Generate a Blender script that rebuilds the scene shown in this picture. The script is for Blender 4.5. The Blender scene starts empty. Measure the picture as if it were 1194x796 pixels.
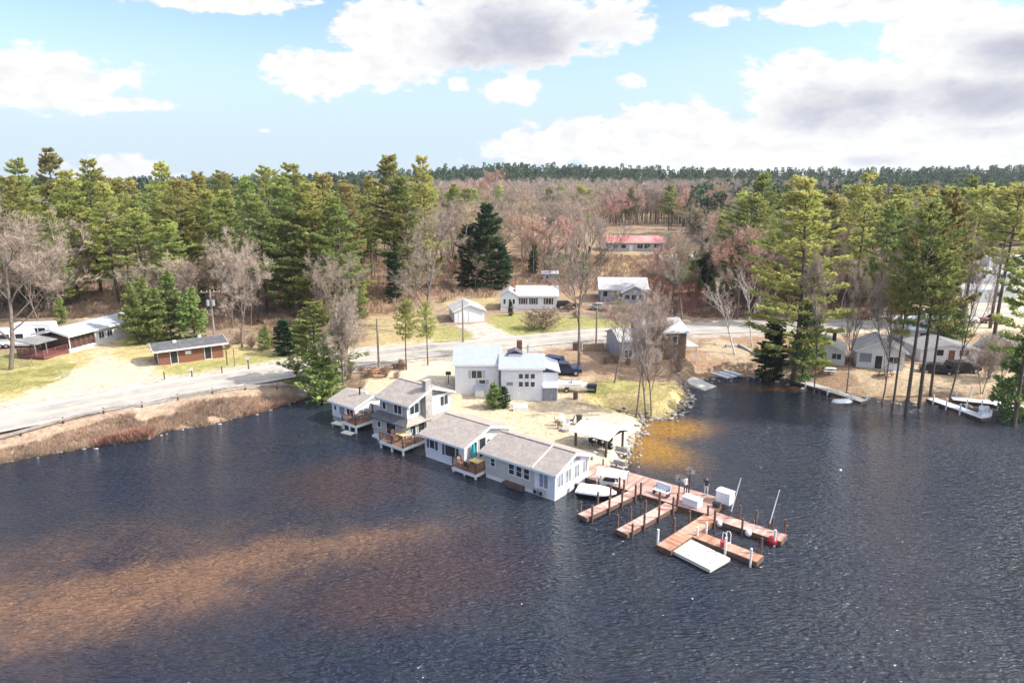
import bpy, math, random
import numpy as np
from mathutils import Vector

random.seed(7)
RNG = np.random.default_rng(7)
R = math.radians
C = bpy.context.scene.collection
scene = bpy.context.scene

# ------------------------------------------------------------------ camera
CAM_H, FPX = 28.0, 795.0
PITCH = math.atan(185 / 795)
cp, sp = math.cos(PITCH), math.sin(PITCH)
cam_d = bpy.data.cameras.new("camera")
cam_d.sensor_width = 36
cam_d.lens = 36 * FPX / 1194
cam_d.clip_end = 6000
cam_d.clip_start = 0.5
cam = bpy.data.objects.new("camera", cam_d)
cam.location = (0, 0, CAM_H)
cam.rotation_euler = (math.pi / 2 - PITCH, 0, 0)
C.objects.link(cam)
scene.camera = cam

# ------------------------------------------------------------------ sun, sky, exposure
SUN_EL, SUN_AZ = 42.0, -6.0            # elevation; azimuth of the sun from +X towards +Y
SUN_STRENGTH, SKY_STRENGTH = 4.0, 0.145
EXPOSURE = 0.80
HAZE = 0.0001
CLOUD_WHITE, CLOUD_GREY = 4.2, 2.75
scene.view_settings.view_transform = 'Standard'
scene.view_settings.look = 'None'
scene.view_settings.exposure = EXPOSURE
scene.view_settings.gamma = 1
scene.view_settings.use_curve_mapping = False
sl = bpy.data.lights.new("sun", 'SUN')
sl.energy = SUN_STRENGTH
sl.angle = R(0.5)
sl.color = (1.0, 0.95, 0.87)
so = bpy.data.objects.new("sun", sl)
sd = Vector((math.cos(R(SUN_EL)) * math.cos(R(SUN_AZ)), math.cos(R(SUN_EL)) * math.sin(R(SUN_AZ)), math.sin(R(SUN_EL))))
so.rotation_euler = sd.to_track_quat('Z', 'Y').to_euler()
so.location = (60, 0, 80)
C.objects.link(so)


def px_dir(u, v):
    a = (u - 597) / FPX
    b = (398 - v) / FPX
    return a, cp + b * sp, -sp + b * cp


def azel(u, v):
    a, y, z = px_dir(u, v)
    return math.atan2(a, y), math.atan2(z, math.hypot(a, y))


class NT:
    """small helper for node trees"""
    def __init__(s, tree):
        s.t = tree
        s.n = tree.nodes
        s.l = tree.links

    def new(s, typ, **kw):
        n = s.n.new(typ)
        for k, v in kw.items():
            setattr(n, k, v)
        return n

    def link(s, a, b):
        s.l.new(a, b)

    def math(s, op, a, b=None, c=None, clamp=False):
        n = s.n.new('ShaderNodeMath')
        n.operation = op
        n.use_clamp = clamp
        for i, x in enumerate((a, b, c)):
            if x is None:
                continue
            if isinstance(x, (int, float)):
                n.inputs[i].default_value = x
            else:
                s.l.new(x, n.inputs[i])
        return n.outputs[0]

    def mix(s, f, a, b, blend='MIX'):
        n = s.n.new('ShaderNodeMix')
        n.data_type = 'RGBA'
        n.blend_type = blend
        for sock, x in ((n.inputs[0], f), (n.inputs[6], a), (n.inputs[7], b)):
            if isinstance(x, (int, float)):
                sock.default_value = x
            elif isinstance(x, tuple):
                sock.default_value = (*x[:3], 1)
            else:
                s.l.new(x, sock)
        return n.outputs[2]

    def ramp(s, f, lo, hi, a=0.0, b=1.0, smooth=True):
        n = s.n.new('ShaderNodeMapRange')
        n.interpolation_type = 'SMOOTHSTEP' if smooth else 'LINEAR'
        s.l.new(f, n.inputs[0])
        for i, x in enumerate((lo, hi, a, b)):
            n.inputs[i + 1].default_value = x
        return n.outputs[0]

    def noise(s, vec, scale, detail=4, rough=0.55, dist=0.0):
        n = s.n.new('ShaderNodeTexNoise')
        n.inputs['Scale'].default_value = scale
        n.inputs['Detail'].default_value = detail
        n.inputs['Roughness'].default_value = rough
        n.inputs['Distortion'].default_value = dist
        if vec is not None:
            s.l.new(vec, n.inputs['Vector'])
        return n.outputs[0]

    def vmul(s, vec, xyz):
        n = s.n.new('ShaderNodeVectorMath')
        n.operation = 'MULTIPLY'
        s.l.new(vec, n.inputs[0])
        n.inputs[1].default_value = xyz
        return n.outputs[0]


world = bpy.data.worlds.new("World")
scene.world = world
world.use_nodes = True
w = NT(world.node_tree)
w.n.clear()
wo = w.new('ShaderNodeOutputWorld')
bg = w.new('ShaderNodeBackground')
bg.inputs[1].default_value = SKY_STRENGTH
sky = w.new('ShaderNodeTexSky')
sky.sky_type = 'NISHITA'
sky.sun_disc = False
sky.sun_elevation = R(SUN_EL)
sky.sun_rotation = R(90 - SUN_AZ)
sky.air_density = 1.0
sky.dust_density = 0.6
sky.ozone_density = 1.5
tc = w.new('ShaderNodeTexCoord')
sep = w.new('ShaderNodeSeparateXYZ')
w.link(tc.outputs['Generated'], sep.inputs[0])
AZ = w.math('ARCTAN2', sep.outputs[0], sep.outputs[1])
EL = w.math('ARCSINE', sep.outputs[2])
comb = w.new('ShaderNodeCombineXYZ')
w.link(AZ, comb.inputs[0])
w.link(w.math('MULTIPLY', EL, 1.8), comb.inputs[1])
AE = comb.outputs[0]
n_big = w.noise(AE, 9.0, 8, 0.62, 0.15)
n_fine = w.noise(AE, 30.0, 6, 0.6)
# cumulus banks: direction of the centre, half width, half height, strength
BANKS = [(45, 92, 85, 38, 1), (165, 122, 55, 13, .8), (265, 0, 85, 16, 1), (350, 2, 40, 6, .7), (400, 82, 110, 28, .95), (490, 45, 120, 42, 1), (600, 30, 130, 52, 1.1),
         (690, 25, 85, 34, .8), (600, 104, 48, 20, .9), (536, 98, 18, 12, .8), (735, 96, 22, 10, .7), (835, 18, 42, 20, .9), (925, 14, 42, 15, .9),
         (1030, 6, 60, 20, .9), (1110, 45, 90, 45, 1), (1180, 90, 120, 75, 1.2), (960, 115, 100, 52, 1.1), (1080, 130, 170, 60, 1.2), (760, 165, 150, 42, 1.1),
         (1000, 185, 330, 38, 1.2), (620, 175, 80, 28, .9), (140, 205, 75, 26, .75), (315, 153, 20, 6, .5), (300, 210, 50, 12, .5)]
acc = None
for (u, v, ru, rv, s_) in BANKS:
    a0, e0 = azel(u, v)
    dx = w.math('MULTIPLY', w.math('SUBTRACT', AZ, a0), FPX / ru)
    dy = w.math('MULTIPLY', w.math('SUBTRACT', EL, e0), FPX / rv)
    d2 = w.math('ADD', w.math('MULTIPLY', dx, dx), w.math('MULTIPLY', dy, dy))
    g = w.math('MULTIPLY', w.math('EXPONENT', w.math('MULTIPLY', d2, -1.0)), s_)
    acc = g if acc is None else w.math('MAXIMUM', acc, g)
# scattered fair-weather cloud over the rest of the dome
up = w.ramp(EL, 0.30, 0.42)
gen = w.noise(w.vmul(tc.outputs['Generated'], (1, 1, 2.2)), 2.6, 7, 0.6)
acc = w.math('MAXIMUM', acc, w.math('MULTIPLY', w.ramp(gen, 0.46, 0.60), w.math('MULTIPLY', up, 0.8)))
acc = w.math('MAXIMUM', acc, w.math('MULTIPLY', w.math('MULTIPLY', w.ramp(AZ, -.05, .5), w.ramp(EL, .24, .34)), 1.1))  # dense unseen cloud bank, added high right so the lake reflects more light
dens = w.math('ADD', acc, w.math('ADD', w.math('MULTIPLY', w.math('SUBTRACT', n_big, 0.5), 1.5), w.math('MULTIPLY', w.math('SUBTRACT', n_fine, 0.5), 0.65)))
cover = w.ramp(dens, 0.43, 0.60)
# grey undersides
gacc = None
for (u, v, ru, rv, s_) in [(600, 42, 85, 32, 1), (560, 60, 60, 20, .8), (985, 128, 85, 26, .8), (1130, 118, 80, 24, .9), (1185, 60, 50, 24, .9), (1020, 188, 40, 8, .7), (1150, 150, 90, 10, .5)]:
    a0, e0 = azel(u, v)
    dx = w.math('MULTIPLY', w.math('SUBTRACT', AZ, a0), FPX / ru)
    dy = w.math('MULTIPLY', w.math('SUBTRACT', EL, e0), FPX / rv)
    d2 = w.math('ADD', w.math('MULTIPLY', dx, dx), w.math('MULTIPLY', dy, dy))
    g = w.math('MULTIPLY', w.math('EXPONENT', w.math('MULTIPLY', d2, -0.8)), s_)
    gacc = g if gacc is None else w.math('MAXIMUM', gacc, g)
shade = w.ramp(w.math('ADD', gacc, w.math('MULTIPLY', w.math('ADD', w.math('SUBTRACT', n_big, 0.5), w.math('MULTIPLY', w.math('SUBTRACT', n_fine, 0.5), .5)), 1.5)), 0.2, 1.0)
mott = w.ramp(n_fine, 0.25, 0.75, 0.86, 1.06)
white = w.mix(shade, (CLOUD_WHITE, CLOUD_WHITE, CLOUD_WHITE), (CLOUD_GREY * .88, CLOUD_GREY * .90, CLOUD_GREY * 1.06))
white = w.mix(1.0, white, w.mix(mott, (0, 0, 0), (1, 1, 1)), 'MULTIPLY')
glow = w.math('MULTIPLY', w.ramp(AZ, .15, .8), w.ramp(EL, .26, .40))
white = w.mix(glow, white, (CLOUD_WHITE * 2.3, CLOUD_WHITE * 2.3, CLOUD_WHITE * 2.3))  # unseen high right bank made extra bright for silvery reflections on the water
# milky air near the horizon
hz = w.math('MULTIPLY', w.ramp(EL, 0.22, 0.04), 0.92)
skyc = w.mix(hz, w.mix(1.0, sky.outputs[0], (.90, .89, 1.08), 'MULTIPLY'), (2.65, 3.28, 3.75))
col = w.mix(cover, skyc, white)
below = w.ramp(EL, -0.02, 0.0)
w.link(col, bg.inputs[0])
w.link(bg.outputs[0], wo.inputs[0])


# ------------------------------------------------------------------ pixel -> place helpers
def P(u, v, z=0.0):
    a, y, dz = px_dir(u, v)
    t = (z - CAM_H) / dz
    return (a * t, y * t)


def z_at(y, v):
    b = (398 - v) / FPX
    return CAM_H + y * (b * cp - sp) / (cp + b * sp)


def proj(x, y, z):
    z = z - CAM_H
    d = y * cp - z * sp
    return 597 + FPX * x / d, 398 - FPX * (y * sp + z * cp) / d


# ------------------------------------------------------------------ terrain
SHORE_PX = [(-60, 556), (0, 541), (40, 533), (110, 521), (175, 512), (190, 503), (240, 497), (300, 482), (352, 466), (374, 459),
            (394, 468), (414, 478), (440, 488), (470, 500), (500, 510), (545, 526), (590, 540), (640, 553), (690, 553), (700, 550), (728, 547),
            (737, 530), (742, 510), (752, 497), (748, 489), (730, 484), (704, 476), (718, 477), (737, 482), (758, 488), (780, 486), (797, 477), (804, 466),
            (801, 455), (812, 447), (830, 440), (850, 439), (870, 440), (900, 441), (922, 445), (960, 456), (1000, 462), (1040, 467), (1085, 471), (1140, 475), (1194, 482), (1260, 492)]
lake = [(-420, -200), (-300, -40), (-170, 10), (-100, 48)] + [P(*q) for q in SHORE_PX] + [(120, 74), (190, 60), (300, 20), (420, -200)]
LAKE = np.array(lake)


def seg_dist(px, py, poly, closed=True):
    best = np.full(px.shape, 1e9)
    n = len(poly)
    for i in range(n if closed else n - 1):
        ax, ay = poly[i]
        bx, by = poly[(i + 1) % n]
        ex, ey = bx - ax, by - ay
        L = ex * ex + ey * ey + 1e-9
        t = np.clip(((px - ax) * ex + (py - ay) * ey) / L, 0, 1)
        d = (px - ax - t * ex) ** 2 + (py - ay - t * ey) ** 2
        best = np.minimum(best, d)
    return np.sqrt(best)


def inside(px, py, poly):
    r = np.zeros(px.shape, bool)
    n = len(poly)
    for i in range(n):
        ax, ay = poly[i]
        bx, by = poly[(i + 1) % n]
        c = (ay > py) != (by > py)
        xx = (bx - ax) * (py - ay) / (by - ay + 1e-12) + ax
        r ^= c & (px < xx)
    return r


def sdist(px, py, poly):
    d = seg_dist(px, py, poly)
    return np.where(inside(px, py, poly), d, -d)


def sm(a, b, x):
    t = np.clip((x - a) / (b - a), 0, 1)
    return t * t * (3 - 2 * t)


def vnoise(x, y, s, seed=0):
    """cheap smooth value noise"""
    x = x / s + seed * 17.3
    y = y / s - seed * 9.1
    xi, yi = np.floor(x), np.floor(y)
    fx, fy = x - xi, y - yi
    fx, fy = fx * fx * (3 - 2 * fx), fy * fy * (3 - 2 * fy)
    def h(a, b):
        v = np.sin(a * 127.1 + b * 311.7 + seed * 74.7) * 43758.5453
        return v - np.floor(v)
    return (h(xi, yi) * (1 - fx) + h(xi + 1, yi) * fx) * (1 - fy) + (h(xi, yi + 1) * (1 - fx) + h(xi + 1, yi + 1) * fx) * fy


def land(x, y):
    z = 2.1 - 1.2 * np.exp(-((x - 6) / 24) ** 2 - ((y - 76) / 17) ** 2)
    z = z - 0.5 * np.exp(-((x - 62) / 32) ** 2 - ((y - 90) / 13) ** 2)
    z = z + 2.4 * sm(128, 178, y) + 4.2 * sm(170, 290, y) + 3 * sm(280, 420, y) + (7 + 8 * sm(-190, 20, x)) * sm(420, 760, y) - 14 * sm(800, 1300, y) + (vnoise(x, y, 110, 8) - .5) * 11 * sm(430, 650, y) + 4 * np.exp(-((x - 40) / 130.) ** 2) * sm(430, 650, y)
    z = z + (vnoise(x, y, 30, 3) - .5) * 2.2 * sm(170, 260, y)
    return z


ROAD_PX = [(-120, 516), (-40, 500), (0, 492.5), (75, 478), (150, 463.5), (220, 451), (290, 439.5), (345, 430), (400, 421), (460, 412.5), (530, 405.5), (600, 399), (660, 393), (720, 388), (780, 385), (850, 382.5), (920, 381), (1000, 377), (1100, 370), (1200, 361), (1320, 350)]
road_c = np.array([P(u, v, 2.1) for u, v in ROAD_PX])


def chaikin(p, n=3):
    for _ in range(n):
        q = [p[0]]
        for a, b in zip(p[:-1], p[1:]):
            q += [a * .75 + b * .25, a * .25 + b * .75]
        q.append(p[-1])
        p = np.array(q)
    return p


ROAD = chaikin(road_c)


def ground_h(x, y):
    x = np.asarray(x, float)
    y = np.asarray(y, float)
    s = -sdist(x, y, LAKE)                       # positive on land
    wd = np.where(x < -20, 5.5, np.where((x < 27), 2.2, 7.0))
    up_ = sm(0, 1, np.clip(s / wd, 0, 1)) * .75 + .25 * np.clip(s / wd, 0, 1)
    h = np.where(s > 0, land(x, y) * up_, -np.minimum(2.5, -s * .55))
    bump = (vnoise(x, y, 1.3, 5) - .5) * .14 + (vnoise(x, y, 4, 6) - .5) * .12
    rd = seg_dist(x, y, ROAD, False)
    return h + bump * sm(4.6, 7, rd) * sm(0.0, 2.0, s)


def gh(x, y):
    return float(ground_h(np.array([x]), np.array([y]))[0])


def G(u, v):
    """the point of the ground seen along a direction"""
    a, yy, dz = px_dir(u, v)
    t = np.linspace(25, 1500, 3000) / yy
    X, Y, Z = a * t, yy * t, CAM_H + dz * t
    H_ = land(X, Y)
    k = np.argmax(Z < H_)
    t0, t1 = t[max(k - 1, 0)], t[k]
    for _ in range(2):
        tt = np.linspace(t0, t1, 24)
        X, Y, Z = a * tt, yy * tt, CAM_H + dz * tt
        k = np.argmax(Z < ground_h(X, Y)) or len(tt) - 1
        t0, t1 = tt[max(k - 1, 0)], tt[k]
    return (a * t1, yy * t1)


def GP(pts):
    return np.array([G(*p) for p in pts])


# ------------------------------------------------------------------ materials
MATS = {}


def mat(name, col, rough=0.8, var=0.15, scale=3.0, bump=0.0, metal=0.0, col2=None, obj_rand=0.0, siding=None, transl=0.0, spec=None, boards=0.0):
    """col varied by noise (and towards col2); siding = (period, depth) adds horizontal laps"""
    if name in MATS:
        return MATS[name]
    m = bpy.data.materials.new(name)
    m.use_nodes = True
    k = NT(m.node_tree)
    k.n.clear()
    out = k.new('ShaderNodeOutputMaterial')
    b = k.new('ShaderNodeBsdfPrincipled')
    b.inputs['Roughness'].default_value = rough
    b.inputs['Metallic'].default_value = metal
    if spec is not None:
        b.inputs['Specular IOR Level'].default_value = spec
    t = k.new('ShaderNodeTexCoord')
    v = t.outputs['Object']
    n = k.noise(v, scale, 5, 0.6)
    c2 = col2 or tuple(c * .6 for c in col)
    lo = tuple(c * (1 - var) for c in col)
    hi = tuple(min(1, c * (1 + var)) for c in col)
    c = k.mix(k.ramp(n, .3, .7), lo, hi)
    if col2:
        c = k.mix(k.ramp(k.noise(v, scale * .37, 4, .65), .45, .68), c, c2)
    if boards:
        wn = k.new('ShaderNodeTexWhiteNoise', noise_dimensions='1D')
        s4 = k.new('ShaderNodeSeparateXYZ')
        k.link(v, s4.inputs[0])
        k.link(k.math('FLOOR', k.math('DIVIDE', s4.outputs[0], boards)), wn.inputs['W'])
        c = k.mix(1.0, c, k.mix(wn.outputs[0], (.70, .70, .72), (1.22, 1.2, 1.18)), 'MULTIPLY')
    if obj_rand:
        oi = k.new('ShaderNodeObjectInfo')
        hs = k.new('ShaderNodeHueSaturation')
        k.link(c, hs.inputs['Color'])
        k.link(k.ramp(oi.outputs['Random'], 0, 1, .5 - obj_rand * .07, .5 + obj_rand * .05, False), hs.inputs['Hue'])
        r2 = k.math('FRACT', k.math('MULTIPLY', oi.outputs['Random'], 7.31))
        k.link(k.ramp(r2, 0, 1, 1 - obj_rand * .5, 1 + obj_rand * .45, False), hs.inputs['Value'])
        c = hs.outputs[0]
    k.link(c, b.inputs['Base Color'])
    nrm = None
    if siding:
        s3 = k.new('ShaderNodeSeparateXYZ')
        k.link(v, s3.inputs[0])
        fr = k.math('FRACT', k.math('DIVIDE', s3.outputs[siding[2] if len(siding) > 2 else 2], siding[0]))
        bp = k.new('ShaderNodeBump')
        bp.inputs['Strength'].default_value = 1
        bp.inputs['Distance'].default_value = siding[1]
        k.link(fr, bp.inputs['Height'])
        nrm = bp.outputs[0]
    if bump:
        bp = k.new('ShaderNodeBump')
        bp.inputs['Strength'].default_value = 0.7
        bp.inputs['Distance'].default_value = bump
        k.link(k.noise(v, scale * 4, 4, .7), bp.inputs['Height'])
        if nrm:
            k.link(nrm, bp.inputs['Normal'])
        nrm = bp.outputs[0]
    if nrm:
        k.link(nrm, b.inputs['Normal'])
    sh = b.outputs[0]
    if transl:
        tr = k.new('ShaderNodeBsdfTranslucent')
        k.link(c, tr.inputs['Color'])
        mx = k.new('ShaderNodeMixShader')
        mx.inputs[0].default_value = transl
        k.link(sh, mx.inputs[1])
        k.link(tr.outputs[0], mx.inputs[2])
        sh = mx.outputs[0]
    k.link(sh, out.inputs[0])
    MATS[name] = m
    return m


M = dict(
    beige=mat('beige_siding', (.50, .47, .43), .7, .06, 2, siding=(.18, .02)),
    white=mat('white_siding', (.70, .71, .73), .6, .05, 2, siding=(.18, .018)),
    whitehouse=mat('pale_blue_white_siding', (.66, .68, .72), .6, .05, 1.5, siding=(.2, .02)),
    tan=mat('taupe_siding', (.42, .39, .35), .75, .07, 2, siding=(.16, .02)),
    greysid=mat('grey_siding', (.40, .40, .42), .75, .08, 2, siding=(.18, .02)),
    brown=mat('brown_siding', (.16, .10, .065), .8, .15, 2, siding=(.2, .02)),
    trim=mat('white_trim', (.70, .70, .70), .5, .04, 5),
    roof=mat('brown_grey_shingles', (.33, .285, .255), .9, .16, 4, .02, col2=(.40, .35, .31), siding=(.2, .02, 1)),
    roofw=mat('pale_metal_roof', (.37, .40, .44), .45, .05, 1.5, metal=.0, siding=(.45, .03, 0)),
    roofg=mat('light_grey_shingles', (.40, .40, .41), .9, .12, 3, .02, col2=(.48, .47, .46)),
    roofcab=mat('mid_grey_shingles', (.21, .21, .21), .9, .2, 2, .02, col2=(.28, .27, .24)),  # grey shingles, darker than the light grey ones
    whitecab=mat('dull_white_siding', (.70, .71, .73), .7, .08, 2, siding=(.18, .018)),
    roofd=mat('dark_shingles', (.09, .09, .10), .9, .25, 3, .02, col2=(.14, .13, .13)),
    roofr=mat('faded_red_metal_roof', (.50, .17, .16), .6, .15, 1, col2=(.60, .28, .26)),
    roofb=mat('pale_blue_metal_roof', (.45, .58, .74), .5, .06, 1),
    brick=mat('red_brown_brick', (.20, .085, .055), .9, .25, 6, .01, siding=(.1, .01)),
    stone=mat('grey_stone', (.38, .36, .34), .9, .25, 5, .03, col2=(.28, .25, .23)),
    glass=mat('dark_window_glass', (.03, .035, .045), .08, .3, 1),
    glassl=mat('curtained_window_glass', (.22, .24, .27), .15, .2, 2),
    shut=mat('dark_shutter', (.06, .07, .09), .6, .1, 4),
    shutr=mat('maroon_shutter', (.10, .03, .04), .6, .1, 4),
    deckw=mat('red_brown_deck_boards', (.36, .20, .13), .75, .2, 3, siding=(.15, .02, 0)),
    dock=mat('faded_red_dock_boards', (.46, .27, .22), .85, .2, 1.2, col2=(.52, .38, .33), siding=(.3, .03, 0), boards=.3),
    dock2=mat('orange_red_dock_boards', (.42, .20, .125), .85, .2, 1.2, col2=(.48, .30, .22), siding=(.3, .03, 0), boards=.3),
    dockg=mat('weathered_grey_dock_boards', (.44, .43, .42), .85, .15, 2, siding=(.3, .03, 0)),
    pile=mat('dark_wood_pile', (.13, .075, .055), .85, .3, 4),
    pilew=mat('white_sleeve', (.70, .70, .68), .6, .08, 4),
    wood=mat('raw_wood', (.30, .21, .14), .85, .2, 3),
    woodd=mat('dark_stained_wood', (.10, .065, .05), .8, .25, 4),
    pole=mat('weathered_pole', (.28, .24, .20), .9, .2, 2),
    bark=mat('grey_brown_bark', (.17, .135, .115), .95, .3, 3, .03),
    barkp=mat('dark_pine_bark', (.105, .078, .065), .95, .3, 3, .03),
    barkb=mat('pale_birch_bark', (.55, .52, .48), .8, .3, 2),
    metal=mat('galvanised_metal', (.50, .51, .52), .45, .1, 3, metal=.6),
    dark=mat('black_metal', (.02, .02, .022), .5, .2, 4),
    black=mat('black_rubber', (.02, .02, .02), .85, .2, 5),
    raft=mat('off_white_raft_deck', (.60, .57, .48), .7, .07, 1.2, col2=(.55, .52, .44)),
    gel=mat('white_gelcoat', (.80, .80, .80), .3, .03, 2),
    canvas=mat('grey_white_canvas', (.66, .68, .70), .8, .06, 2),
    teal=mat('teal_canvas', (.02, .33, .38), .8, .1, 3),
    yellow=mat('yellow_canvas', (.62, .47, .20), .8, .1, 3),
    redp=mat('red_plastic', (.48, .03, .03), .4, .08, 3),
    blue=mat('dark_blue_car_paint', (.015, .03, .075), .25, .1, 1),
    blackp=mat('black_car_paint', (.015, .015, .02), .22, .1, 1),
    redc=mat('dark_red_car_paint', (.20, .03, .03), .3, .1, 1),
    orangec=mat('rust_orange_paint', (.33, .12, .05), .5, .1, 1),
    silver=mat('silver_car_paint', (.50, .51, .53), .3, .05, 1, metal=.4),
    concrete=mat('pale_concrete', (.50, .48, .44), .9, .12, 2, .01),
    rock=mat('pale_boulder', (.33, .30, .27), .95, .35, 2.5, .06, col2=(.17, .15, .135), obj_rand=.8),
    reddeck=mat('dark_red_painted_wood', (.19, .065, .06), .7, .15, 3),
    skin=mat('skin', (.48, .30, .22), .6, .05, 4),
    cloth=mat('dark_cloth', (.03, .035, .06), .9, .15, 5),
    clothw=mat('pale_cloth', (.62, .60, .62), .9, .08, 5),
    hair=mat('dark_hair', (.04, .025, .02), .8, .1, 5),
)
NEEDLE = mat('pine_needles', (.36, .40, .14), .75, .25, .35, col2=(.56, .54, .18), obj_rand=.65, transl=.5, spec=.2)
NEEDLE_D = mat('dark_spruce_needles', (.07, .125, .06), .75, .3, .6, obj_rand=.4, transl=.3, spec=.2)
NEEDLE_Y = mat('bright_young_needles', (.30, .38, .13), .75, .25, .8, obj_rand=.4, transl=.3, spec=.2)
NEEDLE_F = mat('far_conifer_needles', (.10, .145, .085), .8, .35, .05, obj_rand=.3, transl=.2, spec=.2)
TWIG = mat('bare_grey_brown_twigs', (.40, .325, .255), .9, .2, .5, obj_rand=.35)
TWIG_R = mat('budding_red_twigs', (.55, .35, .26), .9, .2, .5, col2=(.46, .35, .26), obj_rand=.25)
TWIG_O = mat('budding_tan_twigs', (.40, .33, .21), .9, .2, .5, obj_rand=.3)
TWIG_F = mat('far_bare_twigs', (.37, .31, .26), .9, .35, .04)
BRUSH = mat('dry_brush', (.36, .25, .18), .95, .35, .4)
BRUSH_R = mat('red_brown_brush', (.36, .19, .135), .95, .35, .6)


# ------------------------------------------------------------------ mesh building
class MB:
    def __init__(s):
        s.v, s.f, s.mi = [], [], []

    def add(s, vs, fs, mi=0):
        o = len(s.v)
        s.v += [tuple(p) for p in vs]
        s.f += [tuple(i + o for i in f) for f in fs]
        s.mi += [mi] * len(fs)
        return s

    def box(s, x0, x1, y0, y1, z0, z1, mi=0):
        return s.add([(x0, y0, z0), (x1, y0, z0), (x1, y1, z0), (x0, y1, z0), (x0, y0, z1), (x1, y0, z1), (x1, y1, z1), (x0, y1, z1)],
                     [(0, 3, 2, 1), (4, 5, 6, 7), (0, 1, 5, 4), (1, 2, 6, 5), (2, 3, 7, 6), (3, 0, 4, 7)], mi)

    def tube(s, pts, rad, n=6, mi=0, cap=True):
        pts = [Vector(p) for p in pts]
        if not hasattr(rad, '__len__'):
            rad = [rad] * len(pts)
        o = len(s.v)
        for i, p in enumerate(pts):
            d = (pts[min(i + 1, len(pts) - 1)] - pts[max(i - 1, 0)])
            d = d.normalized() if d.length > 1e-6 else Vector((0, 0, 1))
            a = d.cross(Vector((0, 0, 1))) if abs(d.z) < .95 else d.cross(Vector((1, 0, 0)))
            a.normalize()
            b = d.cross(a)
            for k in range(n):
                t = 2 * math.pi * k / n
                s.v.append(tuple(p + (a * math.cos(t) + b * math.sin(t)) * rad[i]))
        for i in range(len(pts) - 1):
            for k in range(n):
                s.f.append((o + i * n + k, o + i * n + (k + 1) % n, o + (i + 1) * n + (k + 1) % n, o + (i + 1) * n + k))
                s.mi.append(mi)
        if cap:
            s.f.append(tuple(o + k for k in range(n - 1, -1, -1)))
            s.f.append(tuple(o + (len(pts) - 1) * n + k for k in range(n)))
            s.mi += [mi, mi]
        return s

    def prism(s, poly, axis, a, b, mi=0):
        """polygon in the plane across AXIS ('x': (y,z) points, 'y': (x,z), 'z': (x,y)) pushed from a to b"""
        n = len(poly)
        def pt(q, t):
            return {'x': (t, q[0], q[1]), 'y': (q[0], t, q[1]), 'z': (q[0], q[1], t)}[axis]
        vs = [pt(q, a) for q in poly] + [pt(q, b) for q in poly]
        fs = [tuple(range(n)), tuple(range(2 * n - 1, n - 1, -1))] + [(i, i + n, (i + 1) % n + n, (i + 1) % n) for i in range(n)]
        return s.add(vs, fs, mi)

    def build(s, name, mats, parent=None, loc=(0, 0, 0), rotz=0.0, smooth=False):
        me = bpy.data.meshes.new(name)
        me.from_pydata(s.v, [], s.f)
        for m in (mats if isinstance(mats, (list, tuple)) else [mats]):
            me.materials.append(m)
        if any(s.mi):
            me.polygons.foreach_set('material_index', s.mi)
        if smooth:
            me.polygons.foreach_set('use_smooth', [True] * len(s.f))
        me.validate()
        import bmesh
        bm = bmesh.new()
        bm.from_mesh(me)
        bmesh.ops.recalc_face_normals(bm, faces=bm.faces)
        bm.to_mesh(me)
        bm.free()
        o = bpy.data.objects.new(name, me)
        C.objects.link(o)
        o.location = loc
        o.rotation_euler = (0, 0, rotz)
        if parent:
            o.parent = parent
        return o


def np_mesh(name, V, F, mats, mi=None, smooth=False):
    """V (n,3), F (m,k) arrays"""
    me = bpy.data.meshes.new(name)
    V = np.ascontiguousarray(V, dtype=np.float32)
    F = np.ascontiguousarray(F, dtype=np.int32)
    m, k = F.shape
    me.vertices.add(len(V))
    me.vertices.foreach_set('co', V.ravel())
    me.loops.add(m * k)
    me.loops.foreach_set('vertex_index', F.ravel())
    me.polygons.add(m)
    me.polygons.foreach_set('loop_start', np.arange(0, m * k, k, dtype=np.int32))
    for q in mats:
        me.materials.append(q)
    if mi is not None:
        me.polygons.foreach_set('material_index', np.asarray(mi, dtype=np.int32))
    if smooth:
        me.polygons.foreach_set('use_smooth', np.ones(m, bool))
    me.update(calc_edges=True)
    return me


def link(name, me, parent=None, loc=(0, 0, 0), rotz=0):
    o = bpy.data.objects.new(name, me)
    C.objects.link(o)
    o.location = loc
    o.rotation_euler = (0, 0, rotz)
    if parent:
        o.parent = parent
    return o


def tag(o, label=None, cat=None, group=None, kind=None):
    if label:
        o['label'] = label
    if cat:
        o['category'] = cat
    if group:
        o['group'] = group
    if kind:
        o['kind'] = kind
    return o


def empty(name, loc, rotz=0, label=None, cat=None, group=None):
    o = bpy.data.objects.new(name, None)
    C.objects.link(o)
    o.location = loc
    o.rotation_euler = (0, 0, rotz)
    o.empty_display_size = .2
    return tag(o, label, cat, group)


KIDS = {}


def copy_tree(o, parent=None):
    c = o.copy()
    C.objects.link(c)
    if parent:
        c.parent = parent
    for ch in list(o.children):
        copy_tree(ch, c)
    return c


def place(proto, used, loc, rotz=0, label=None, group=None, scale=None):
    o = copy_tree(proto) if used else proto
    o.location = loc
    o.rotation_euler = (0, 0, rotz)
    if scale:
        o.scale = scale
    if label:
        o['label'] = label
    if group:
        o['group'] = group
    return o


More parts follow.
